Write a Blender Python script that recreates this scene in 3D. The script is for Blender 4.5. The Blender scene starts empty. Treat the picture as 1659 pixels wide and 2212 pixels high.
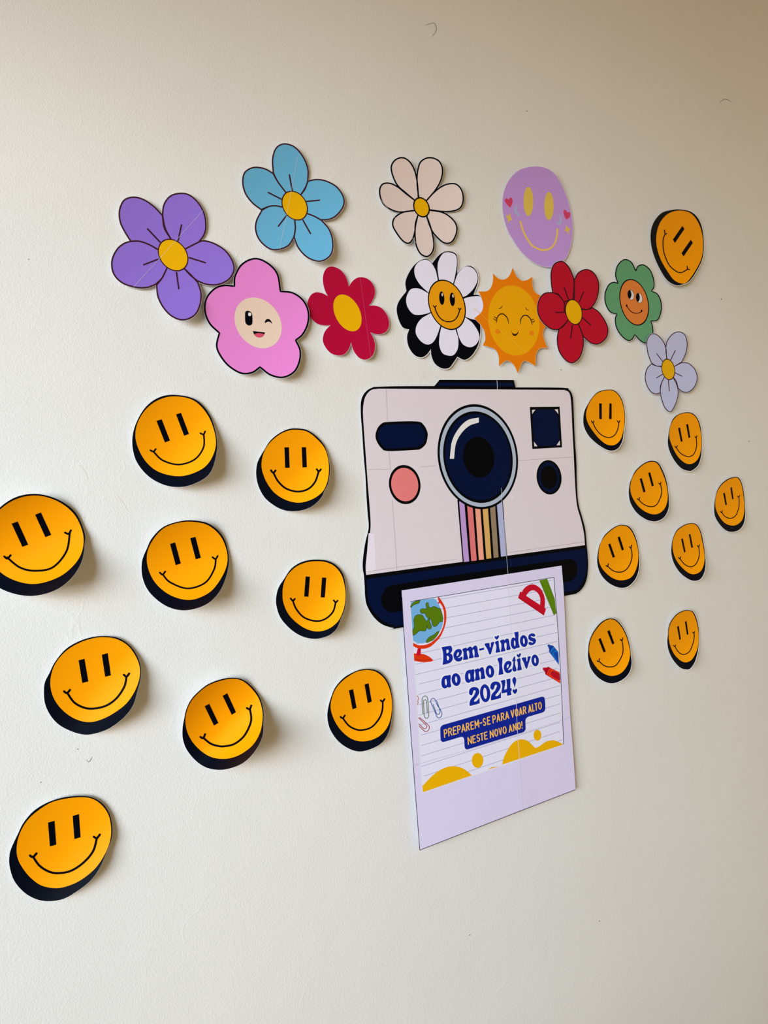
import bpy, math, random
import numpy as np
from mathutils import Vector, Matrix
from mathutils.geometry import delaunay_2d_cdt

random.seed(7)
SC = bpy.context.scene
COL = SC.collection

# ------------------------------------------------------------------ camera
FPX = 1550.0
CX, CY = 829.5, 1106.0
CAM = np.array([0.0, -1.01, 1.55])
d = np.array([2460.0, 216.0, -FPX]); d /= np.linalg.norm(d)          # along the wall, to the right
c_ = 0.02
a_ = (-216.0 + FPX * c_) / 2460.0
u_ = np.array([a_, 1.0, c_]); u_ -= d * u_.dot(d); u_ /= np.linalg.norm(u_)
n_ = np.cross(u_, d)                                                  # into the wall
ROT = np.array([d, n_, u_])
cam_data = bpy.data.cameras.new('camera')
cam_data.sensor_fit = 'VERTICAL'
cam_data.sensor_height = 36.0
cam_data.lens = FPX / 2212.0 * 36.0
cam_data.clip_start = 0.02
cam = bpy.data.objects.new('camera', cam_data)
COL.objects.link(cam)
M4 = Matrix([[*ROT[0], CAM[0]], [*ROT[1], CAM[1]], [*ROT[2], CAM[2]], [0, 0, 0, 1]])
cam.matrix_world = M4
SC.camera = cam

# ------------------------------------------------------------------ light
SC.view_settings.view_transform = 'Standard'
SC.view_settings.look = 'None'
SC.view_settings.gamma = 1.0
SC.view_settings.use_curve_mapping = False
SC.view_settings.exposure = 0.0
world = bpy.data.worlds.new('room_air'); SC.world = world
world.use_nodes = True
wb = world.node_tree.nodes['Background']
wb.inputs[0].default_value = (1.0, 0.735, 0.33, 1)
wb.inputs[1].default_value = 0.50

def area(name, loc, target, sx, sy, power, col):
    l = bpy.data.lights.new(name, 'AREA'); l.shape = 'RECTANGLE'
    l.size = sx; l.size_y = sy; l.energy = power; l.color = col
    o = bpy.data.objects.new(name, l); COL.objects.link(o)
    o.location = loc
    o.rotation_euler = (Vector(target) - Vector(loc)).to_track_quat('-Z', 'Y').to_euler()
    return o
# daylight outside the window in the left wall: bright hazy horizon, and the bluer sky above it
area('horizon_daylight', (-3.4, -2.2, 1.9), (0.3, -0.4, 1.3), 3.0, 1.6, 278, (0.98, 0.955, 0.965))
area('sky_daylight', (-3.2, -2.2, 2.7), (0.3, -0.4, 1.3), 3.0, 1.6, 150, (0.32, 0.68, 1.0))

# ------------------------------------------------------------------ helpers
def lin(v):
    v /= 255.0
    return v / 12.92 if v <= 0.04045 else ((v + 0.055) / 1.055) ** 2.4
MATS = {}
def mat(name, rgb, gain=1.0, rough=0.5, spec=0.18):
    if name in MATS: return MATS[name]
    m = bpy.data.materials.new(name); m.use_nodes = True
    nt = m.node_tree; b = nt.nodes['Principled BSDF']
    c = [min(0.98, lin(v) * gain) for v in rgb]
    mix = nt.nodes.new('ShaderNodeMixRGB'); mix.blend_type = 'MULTIPLY'
    mix.inputs[1].default_value = (*c, 1)
    nz = nt.nodes.new('ShaderNodeTexNoise'); nz.inputs['Scale'].default_value = 900
    tc = nt.nodes.new('ShaderNodeTexCoord')
    nt.links.new(tc.outputs['Object'], nz.inputs['Vector'])
    ra = nt.nodes.new('ShaderNodeValToRGB')
    ra.color_ramp.elements[0].color = (0.93, 0.93, 0.93, 1); ra.color_ramp.elements[0].position = 0.3
    ra.color_ramp.elements[1].color = (1, 1, 1, 1); ra.color_ramp.elements[1].position = 0.6
    nt.links.new(nz.outputs['Fac'], ra.inputs[0]); nt.links.new(ra.outputs[0], mix.inputs[2])
    mix.inputs[0].default_value = 1
    nt.links.new(mix.outputs[0], b.inputs['Base Color'])
    b.inputs['Roughness'].default_value = rough
    b.inputs['Specular IOR Level'].default_value = spec
    MATS[name] = m
    return m

def W(P, h):
    """photo measurement -> the point on (or h in front of) the wall"""
    P = np.asarray(P, float); h = np.broadcast_to(np.asarray(h, float), (len(P),))
    v = np.stack([(P[:, 0] - CX) / FPX, -(P[:, 1] - CY) / FPX, -np.ones(len(P))], 1)
    r = v @ ROT.T
    t = (-h - CAM[1]) / r[:, 1]
    return CAM + r * t[:, None]

REG = dict(A=(220, 290, 2.9625), B=(780, 320, 3.318), C=(1140, 420, 3.318), D=(760, 800, 3.0722),
           E=(850, 1200, 4.0463), F=(850, 1500, 4.0463), G=(0, 830, 3.0722), H=(530, 900, 6.3808),
           I=(0, 1350, 4.8794), J=(0, 1680, 5.53), K=(370, 1440, 5.53), L=(580, 1180, 4.81),
           M=(1240, 820, 4.1475), N=(1240, 1120, 4.1475),
           P1=(940, 1350, 13.825), P2=(1040, 1350, 11.85), P3=(940, 1430, 11.85), P4=(1000, 1460, 11.85),
           P5=(940, 1490, 11.85), P7=(870, 1270, 12.7615), P8=(1100, 1240, 12.7615),
           Q1=(1150, 1370, 17.011), Q2=(880, 1480, 16.59), Q3=(490, 600, 11.06), Q4=(1040, 620, 10.369),
           Q5=(900, 580, 12.7615), Q6=(1330, 600, 18.433), Q7=(1080, 390, 9.7588), Q8=(660, 560, 8.295),
           X=(0, 0, 1.0))
def mp(reg, pts):
    x, y, s = REG[reg]
    return [((p[0] / s + x), (p[1] / s + y)) + tuple(p[2:]) for p in pts]

def catmull(p0, p1, p2, p3, n):
    out = []
    for i in range(n):
        t = i / n
        t2, t3 = t * t, t * t * t
        out.append(tuple(0.5 * (2 * p1[k] + (p2[k] - p0[k]) * t + (2 * p0[k] - 5 * p1[k] + 4 * p2[k] - p3[k]) * t2
                                + (3 * p1[k] - p0[k] - 3 * p2[k] + p3[k]) * t3) for k in (0, 1)))
    return out
def smooth(pts, closed=True, step=3.0):
    """spline through the points; a point given as (x, y, 1) is a sharp corner"""
    n = len(pts); out = []
    rng = range(n) if closed else range(n - 1)
    for i in rng:
        p1 = pts[i]; p2 = pts[(i + 1) % n]
        p0 = pts[i - 1] if (closed or i > 0) else p1
        p3 = pts[(i + 2) % n] if (closed or i + 2 < n) else p2
        if len(p1) > 2 and p1[2]: p0 = (2 * p1[0] - p2[0], 2 * p1[1] - p2[1])
        if len(p2) > 2 and p2[2]: p3 = (2 * p2[0] - p1[0], 2 * p2[1] - p1[1])
        L = math.hypot(p2[0] - p1[0], p2[1] - p1[1])
        out += catmull(p0, p1, p2, p3, max(1, int(math.ceil(L / step))))
    if not closed: out.append(tuple(pts[-1][:2]))
    return out
def straight(pts, step=6.0):
    out = []
    for i in range(len(pts)):
        a, b = pts[i], pts[(i + 1) % len(pts)]
        n = max(1, int(math.hypot(b[0] - a[0], b[1] - a[1]) / step))
        out += [(a[0] + (b[0] - a[0]) * k / n, a[1] + (b[1] - a[1]) * k / n) for k in range(n)]
    return out
def ell(reg, c, R, T=None, n=None):
    x, y, s = REG[reg]
    if T is None: T = (0, -R[1]); R = (R[0], 0)
    rr = max(math.hypot(*R), math.hypot(*T)) / s
    n = n or max(14, int(2 * math.pi * rr / 3))
    return [((c[0] + R[0] * math.cos(a) + T[0] * math.sin(a)) / s + x,
             (c[1] + R[1] * math.cos(a) + T[1] * math.sin(a)) / s + y)
            for a in [2 * math.pi * k / n for k in range(n)]]
def sarea(p):
    p = np.asarray(p)
    return 0.5 * np.sum(p[:, 0] * np.roll(p[:, 1], -1) - np.roll(p[:, 0], -1) * p[:, 1])
def offset(poly, dist):
    p = np.asarray(poly, float)
    s = 1.0 if sarea(p) > 0 else -1.0
    e = np.roll(p, -1, 0) - p; e /= np.maximum(1e-9, np.linalg.norm(e, axis=1))[:, None]
    nn = np.stack([e[:, 1], -e[:, 0]], 1) * s
    m = nn + np.roll(nn, 1, 0)
    L = np.linalg.norm(m, axis=1); m /= np.maximum(L, 0.6)[:, None]
    return [tuple(q) for q in p + m * dist]
def inside(P, poly):
    poly = np.asarray(poly); r = np.zeros(len(P), bool); x, y = P[:, 0], P[:, 1]
    for (x1, y1), (x2, y2) in zip(poly, np.roll(poly, -1, 0)):
        if y1 == y2: continue
        r ^= ((y1 > y) != (y2 > y)) & (x < (x2 - x1) * (y - y1) / (y2 - y1) + x1)
    return r

class Lift:
    """distance of the paper from the wall: flat base, gently curled rims"""
    def __init__(s, c, R, u=(0, 1), a=0.0, b=0.0, h0=0.0012, rim=0.0, wob=0.0):
        L = math.hypot(*u); s.u = (u[0] / L, u[1] / L); s.c = c; s.R = R; s.a = a; s.b = b; s.h0 = h0; s.rim = rim; s.wob = wob
    def __call__(s, P):
        P = np.asarray(P, float); dx = (P[:, 0] - s.c[0]) / s.R; dy = (P[:, 1] - s.c[1]) / s.R
        q = dx * s.u[0] + dy * s.u[1]
        h = s.h0 + s.a * np.maximum(0, q) ** 2 + s.b * np.maximum(0, -q) ** 2 + s.rim * (dx * dx + dy * dy)
        if s.wob: h = h + s.wob * (1 + np.sin(dx * 3.1 + dy * 1.3 + 1.0) * np.cos(dy * 4.0 - dx * 1.7))
        return h

def new_obj(name, verts, faces, nsmooth, m, parent, thing_loc, normals=None):
    me = bpy.data.meshes.new(name)
    me.from_pydata([tuple(v - thing_loc) for v in verts], [], faces)
    me.materials.append(m)
    me.polygons.foreach_set('use_smooth', [i < nsmooth for i in range(len(faces))])
    me.update()
    if normals is not None:
        nn = np.zeros((len(verts), 3)); nn[:len(normals)] = normals
        me.normals_split_custom_set_from_vertices([tuple(q) for q in nn])   # zero vectors keep the automatic normal
    o = bpy.data.objects.new(name, me); COL.objects.link(o)
    if parent is not None: o.parent = parent
    return o

class Thing:
    gap = 0.00008
    def __init__(s, name, label, cat, centre, lift, group=None):
        o = bpy.data.objects.new(name, None); COL.objects.link(o)
        o.empty_display_size = 0.02
        s.loc = W([centre], 0.0)[0]
        o.location = s.loc; o['label'] = label; o['category'] = cat
        if group: o['group'] = group
        s.o = o; s.lift = lift
    def normals(s, P):
        P = np.asarray(P, float); e = 1.0
        def S(dx, dy):
            Q = P + np.array([dx, dy]); return W(Q, s.lift(Q))
        n = np.cross(S(e, 0) - S(-e, 0), S(0, e) - S(0, -e))
        n /= np.linalg.norm(n, axis=1)[:, None]
        n[n[:, 1] > 0] *= -1
        return n
    def fill(s, name, outers, m, level, holes=(), clip=None, grid=0.0, parent=None, depth=None, label=None):
        outers = list(outers); loops = outers + list(holes) + ([clip] if clip else [])
        V = []; E = []
        for lp in loops:
            k = len(V); V += [Vector(p[:2]) for p in lp]; n = len(lp)
            E += [(k + i, k + (i + 1) % n) for i in range(n)]
        arr = np.array([p[:2] for lp in outers for p in lp])
        if grid:
            x0, y0 = arr.min(0); x1, y1 = arr.max(0)
            gx, gy = np.meshgrid(np.arange(x0 + grid * .37, x1, grid), np.arange(y0 + grid * .41, y1, grid))
            G = np.stack([gx.ravel(), gy.ravel()], 1); G[:, 0] += (np.round(G[:, 1] / grid).astype(int) % 2) * grid * .3
            ins = np.zeros(len(G), bool)
            for lp in outers: ins |= inside(G, lp)
            V += [Vector(g) for g in G[ins]]
        r = delaunay_2d_cdt(V, E, [], 0, 1e-5)
        P = np.array([(v[0], v[1]) for v in r[0]]); F = np.array([f for f in r[2] if len(f) == 3])
        C = P[F].mean(1)
        ok = np.zeros(len(F), bool)
        for lp in outers: ok |= inside(C, lp)
        for lp in holes: ok &= ~inside(C, lp)
        if clip: ok &= inside(C, clip)
        F = F[ok]
        if len(F) == 0: return None
        A = P[F]; sa = (A[:, 1, 0] - A[:, 0, 0]) * (A[:, 2, 1] - A[:, 0, 1]) - (A[:, 2, 0] - A[:, 0, 0]) * (A[:, 1, 1] - A[:, 0, 1])
        F[sa > 0] = F[sa > 0][:, ::-1]
        used = np.unique(F); mapi = -np.ones(len(P), int); mapi[used] = range(len(used)); F = mapi[F]; P = P[used]
        H = s.lift(P) + level * s.gap
        top = W(P, H)
        ed = {}
        for f in F.tolist():
            for i in range(3):
                a, b = f[i], f[(i + 1) % 3]
                if (b, a) in ed: del ed[(b, a)]
                else: ed[(a, b)] = 1
        ring = sorted({v for e in ed for v in e}); ri = {v: i for i, v in enumerate(ring)}
        dp = depth if depth is not None else s.gap * 0.9
        low = W(P[ring], H[ring] - dp)
        n0 = len(top); n1 = n0 + len(ring)
        verts = list(top) + list(top[ring]) + list(low)
        faces = F.tolist(); ns = len(faces)
        faces += [(n0 + ri[b], n0 + ri[a], n1 + ri[a], n1 + ri[b]) for a, b in ed]
        o = new_obj(name, verts, faces, ns, m, parent or s.o, s.loc, s.normals(P))
        if label: o['label'] = label
        return o
    def stroke(s, name, paths, w, m, level, closed=False, cap='round', parent=None, taper=0.0, kind=None, label=None):
        """ribbon(s) of printed line; paths is a list of point lists"""
        verts = []; faces = []
        lift_k = []
        for pi, path in enumerate(paths):
            p = np.asarray([q[:2] for q in path], float); n = len(p); start = len(verts)
            if closed: t = np.roll(p, -1, 0) - np.roll(p, 1, 0)
            else:
                t = np.empty_like(p); t[1:-1] = p[2:] - p[:-2]; t[0] = p[1] - p[0]; t[-1] = p[-1] - p[-2]
            t /= np.maximum(1e-9, np.linalg.norm(t, axis=1))[:, None]
            nn = np.stack([t[:, 1], -t[:, 0]], 1)
            ww = np.full(n, w * 0.52)
            if taper and not closed:
                x = np.linspace(0, 1, n); ww *= (1 - taper) + taper * np.sin(np.pi * x) ** 0.7
            k = len(verts)
            verts += list(p + nn * ww[:, None]) + list(p - nn * ww[:, None])
            for i in range(n if closed else n - 1):
                j = (i + 1) % n
                faces.append((k + i, k + n + i, k + n + j, k + j))
            if not closed and cap == 'round':
                for e, sg in ((0, -1), (n - 1, 1)):
                    a0 = math.atan2(nn[e, 1], nn[e, 0]); k2 = len(verts); r = ww[e]
                    for q in range(9):
                        a = a0 + sg * math.pi * q / 8
                        verts.append(p[e] + np.array([math.cos(a), math.sin(a)]) * r)
                    faces.append(tuple(range(k2, k2 + 9)))
            lift_k += [0.07 * (pi % 9)] * (len(verts) - start)
        P = np.array(verts)
        ff = []
        for f in faces:
            if sarea(P[list(f)]) > 0: f = tuple(reversed(f))
            ff.append(f)
        top = W(P, s.lift(P) + (level + np.array(lift_k)) * s.gap)
        o = new_obj(name, list(top), ff, len(ff), m, parent or s.o, s.loc, s.normals(P))
        if kind: o['kind'] = kind
        if label: o['label'] = label
        return o
    def halo(s, name, polys, r, m, level, parent=None):
        """one clean shape: everything within r of the given outlines or inside them"""
        A = np.array([q[:2] for p in polys for q in p]); B = np.array([q[:2] for p in polys for q in list(p[1:]) + [p[0]]])
        x0, y0 = A.min(0) - r - 2; x1, y1 = A.max(0) + r + 2
        xs = np.arange(x0, x1, 1.0); ys = np.arange(y0, y1, 1.0)
        gx, gy = np.meshgrid(xs, ys); Q = np.stack([gx.ravel(), gy.ravel()], 1)
        dist = np.full(len(Q), 1e9)
        for a, b in zip(A, B):
            t = b - a; L2 = max(1e-9, t.dot(t))
            k = np.clip(((Q - a) @ t) / L2, 0, 1)
            dd = Q - (a + k[:, None] * t)
            np.minimum(dist, (dd * dd).sum(1), out=dist)
        F = np.sqrt(dist) - r
        for p in polys: F[inside(Q, p)] = -5
        F = F.reshape(gx.shape)
        verts = []; vid = {}; faces = []
        def vert(key, pt):
            if key not in vid: vid[key] = len(verts); verts.append(pt)
            return vid[key]
        ny, nx = F.shape
        lo = np.minimum.reduce([F[:-1, :-1], F[1:, :-1], F[:-1, 1:], F[1:, 1:]])
        for j, i in zip(*np.where(lo < 0)):
            cs = [(j, i), (j + 1, i), (j + 1, i + 1), (j, i + 1)]; f = []
            for q in range(4):
                (ja, ia), (jb, ib) = cs[q], cs[(q + 1) % 4]; fa, fb = F[ja, ia], F[jb, ib]
                if fa < 0: f.append(vert((ja, ia), (xs[ia], ys[ja])))
                if (fa < 0) != (fb < 0):
                    k = fa / (fa - fb); key = ((ja, ia), (jb, ib)) if (ja, ia) < (jb, ib) else ((jb, ib), (ja, ia))
                    f.append(vert(key, (xs[ia] + (xs[ib] - xs[ia]) * k, ys[ja] + (ys[jb] - ys[ja]) * k)))
            if len(f) > 2: faces.append(tuple(f))
        P = np.array(verts); ff = [tuple(reversed(f)) if sarea(P[list(f)]) > 0 else f for f in faces]
        top = W(P, s.lift(P) + level * s.gap)
        return new_obj(name, list(top), ff, len(ff), m, parent or s.o, s.loc, s.normals(P))

# ------------------------------------------------------------------ materials
PAPER = mat('white_paper', (232, 230, 232), 1.0)
ORANGE = mat('orange_print', (255, 162, 0), 1.0, 0.5, 0.12)
BLACK = mat('black_print', (2, 5, 14), 1.0, 0.5, 0.05)
NAVY_SIDE = mat('dark_side_print', (2, 8, 22), 1.0, 0.45, 0.08)
MAROON = mat('maroon_print', (58, 22, 36))
GOLD = mat('gold_print', (236, 178, 0))

# ------------------------------------------------------------------ room shell
def simple(name, verts, faces, m, kind='structure', parent=None):
    me = bpy.data.meshes.new(name); me.from_pydata(verts, [], faces); me.materials.append(m)
    o = bpy.data.objects.new(name, me); COL.objects.link(o)
    if kind: o['kind'] = kind
    if parent: o.parent = parent
    return o
def boxdata(x0, x1, y0, y1, z0, z1):
    v = [(x, y, z) for x in (x0, x1) for y in (y0, y1) for z in (z0, z1)]
    f = [(0, 1, 3, 2), (4, 6, 7, 5), (0, 4, 5, 1), (2, 3, 7, 6), (0, 2, 6, 4), (1, 5, 7, 3)]
    return v, f
def plaster():
    m = bpy.data.materials.new('rolled_plaster'); m.use_nodes = True; nt = m.node_tree; b = nt.nodes['Principled BSDF']
    tc = nt.nodes.new('ShaderNodeTexCoord')
    def noise(scale, det, rough=0.5):
        n = nt.nodes.new('ShaderNodeTexNoise'); n.inputs['Scale'].default_value = scale
        n.inputs['Detail'].default_value = det; n.inputs['Roughness'].default_value = rough
        nt.links.new(tc.outputs['Object'], n.inputs['Vector']); return n
    big = noise(2.2, 3)
    r = nt.nodes.new('ShaderNodeValToRGB')
    r.color_ramp.elements[0].position = 0.3; r.color_ramp.elements[0].color = (0.75, 0.745, 0.715, 1)
    r.color_ramp.elements[1].position = 0.7; r.color_ramp.elements[1].color = (0.78, 0.775, 0.745, 1)
    nt.links.new(big.outputs['Fac'], r.inputs[0]); nt.links.new(r.outputs[0], b.inputs['Base Color'])
    b.inputs['Roughness'].default_value = 0.62; b.inputs['Specular IOR Level'].default_value = 0.25
    f1 = noise(430, 2, 0.6); f2 = noise(170, 2, 0.5); f3 = noise(9, 2)
    # sparse thin trowel scratches: thin level lines of a noise, kept only in patches
    sc = noise(7, 3, 0.55); ms = noise(9, 2)
    def mth(op, a, b=None, **kw):
        n = nt.nodes.new('ShaderNodeMath'); n.operation = op
        for k, v_ in enumerate((a, b)):
            if v_ is None: continue
            if isinstance(v_, (int, float)): n.inputs[k].default_value = v_
            else: nt.links.new(v_, n.inputs[k])
        n.use_clamp = kw.get('clamp', False); return n.outputs[0]
    ln = mth('SUBTRACT', 1.0, mth('MULTIPLY', mth('ABSOLUTE', mth('SUBTRACT', sc.outputs['Fac'], 0.5)), 110.0), clamp=True)
    mk = mth('MULTIPLY', mth('SUBTRACT', ms.outputs['Fac'], 0.56), 9.0, clamp=True)
    scratch = mth('MULTIPLY', ln, mk)
    b1 = nt.nodes.new('ShaderNodeBump'); b1.inputs['Strength'].default_value = 0.5; b1.inputs['Distance'].default_value = 0.0008
    b2 = nt.nodes.new('ShaderNodeBump'); b2.inputs['Strength'].default_value = 0.25; b2.inputs['Distance'].default_value = 0.0008
    b3 = nt.nodes.new('ShaderNodeBump'); b3.inputs['Strength'].default_value = 0.15; b3.inputs['Distance'].default_value = 0.006
    for n, bb in ((f1, b1), (f2, b2), (f3, b3)): nt.links.new(n.outputs['Fac'], bb.inputs['Height'])
    b4 = nt.nodes.new('ShaderNodeBump'); b4.inputs['Strength'].default_value = 0.3; b4.inputs['Distance'].default_value = 0.0005
    nt.links.new(scratch, b4.inputs['Height']); nt.links.new(b3.outputs[0], b4.inputs['Normal'])
    nt.links.new(b4.outputs[0], b2.inputs['Normal']); nt.links.new(b2.outputs[0], b1.inputs['Normal'])
    nt.links.new(b1.outputs[0], b.inputs['Normal'])
    return m
PL = plaster()
WX0, WX1, CEIL, YB = -0.80, 3.4, 3.05, -4.2
wall = simple('wall_back', *boxdata(WX0, WX1, 0.0, 0.15, 0.0, CEIL), PL)
# left wall with its window opening
WY0, WY1, WZ0, WZ1 = -3.0, -0.35, 0.75, 2.30
v = []; f = []
for bx in ((WX0 - .18, WX0, YB, WY0, 0, CEIL), (WX0 - .18, WX0, WY1, 0.15, 0, CEIL),
           (WX0 - .18, WX0, WY0, WY1, 0, WZ0), (WX0 - .18, WX0, WY0, WY1, WZ1, CEIL)):
    vv, fv = boxdata(*bx); k = len(v); v += vv; f += [tuple(i + k for i in q) for q in fv]
simple('wall_left', v, f, PL)
simple('floor', *boxdata(WX0, WX1, YB, 0.0, -0.1, 0.0), mat('floor_tiles', (150, 118, 88), 1.0, 0.5))
simple('ceiling', *boxdata(WX0, WX1, YB, 0.15, CEIL, CEIL + 0.1), mat('ceiling_paint', (205, 190, 165)))
fr = mat('window_frame_paint', (205, 205, 200))
v = []; f = []
xm0, xm1 = WX0 - .12, WX0 - .08
for bx in ((xm0, xm1, WY0, WY0 + .05, WZ0, WZ1), (xm0, xm1, WY1 - .05, WY1, WZ0, WZ1),
           (xm0, xm1, WY0 + .05, WY1 - .05, WZ0, WZ0 + .05), (xm0, xm1, WY0 + .05, WY1 - .05, WZ1 - .05, WZ1)):
    vv, fv = boxdata(*bx); k = len(v); v += vv; f += [tuple(i + k for i in q) for q in fv]
simple('window_1', v, f, fr)

# ------------------------------------------------------------------ smiley cut-outs
def smiley(reg, face, outer, eyes, mouth, ticks, mw, label, group, curl, margin=1.6):
    face = smooth(mp(reg, face), step=3.5); outer = smooth(mp(reg, outer), step=3.5)
    c = np.mean(outer, 0); R = math.sqrt(abs(sarea(outer)) / math.pi)
    u, a, b = curl
    L = Lift(c, R, u, a * 1.6, b * 1.6, 0.0012, 0.0022)
    T = Thing('smiley_cutout', label, 'smiley', tuple(c), L, group)
    T.gap = 0.00015 if a > .012 else 0.0001
    g = 5.0
    T.fill('paper', [offset(outer, 0.25 if c[0] < 900 else 1.2)], PAPER, 0, grid=g, depth=0.00025)
    T.fill('shade_side', [outer], NAVY_SIDE, 1, grid=g)
    fo = T.fill('face', [offset(face, -0.2)], ORANGE, 2, grid=g)
    for e in eyes:
        T.fill('eye', [straight(mp(reg, e), 4)], BLACK, 3.2, grid=5, parent=fo)
    paths = [smooth(mp(reg, mouth), False, 2.5)] + [smooth(mp(reg, t), False, 1.2) for t in ticks]
    T.stroke('mouth', paths, mw, BLACK, 3.2, parent=fo)
    return T

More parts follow.
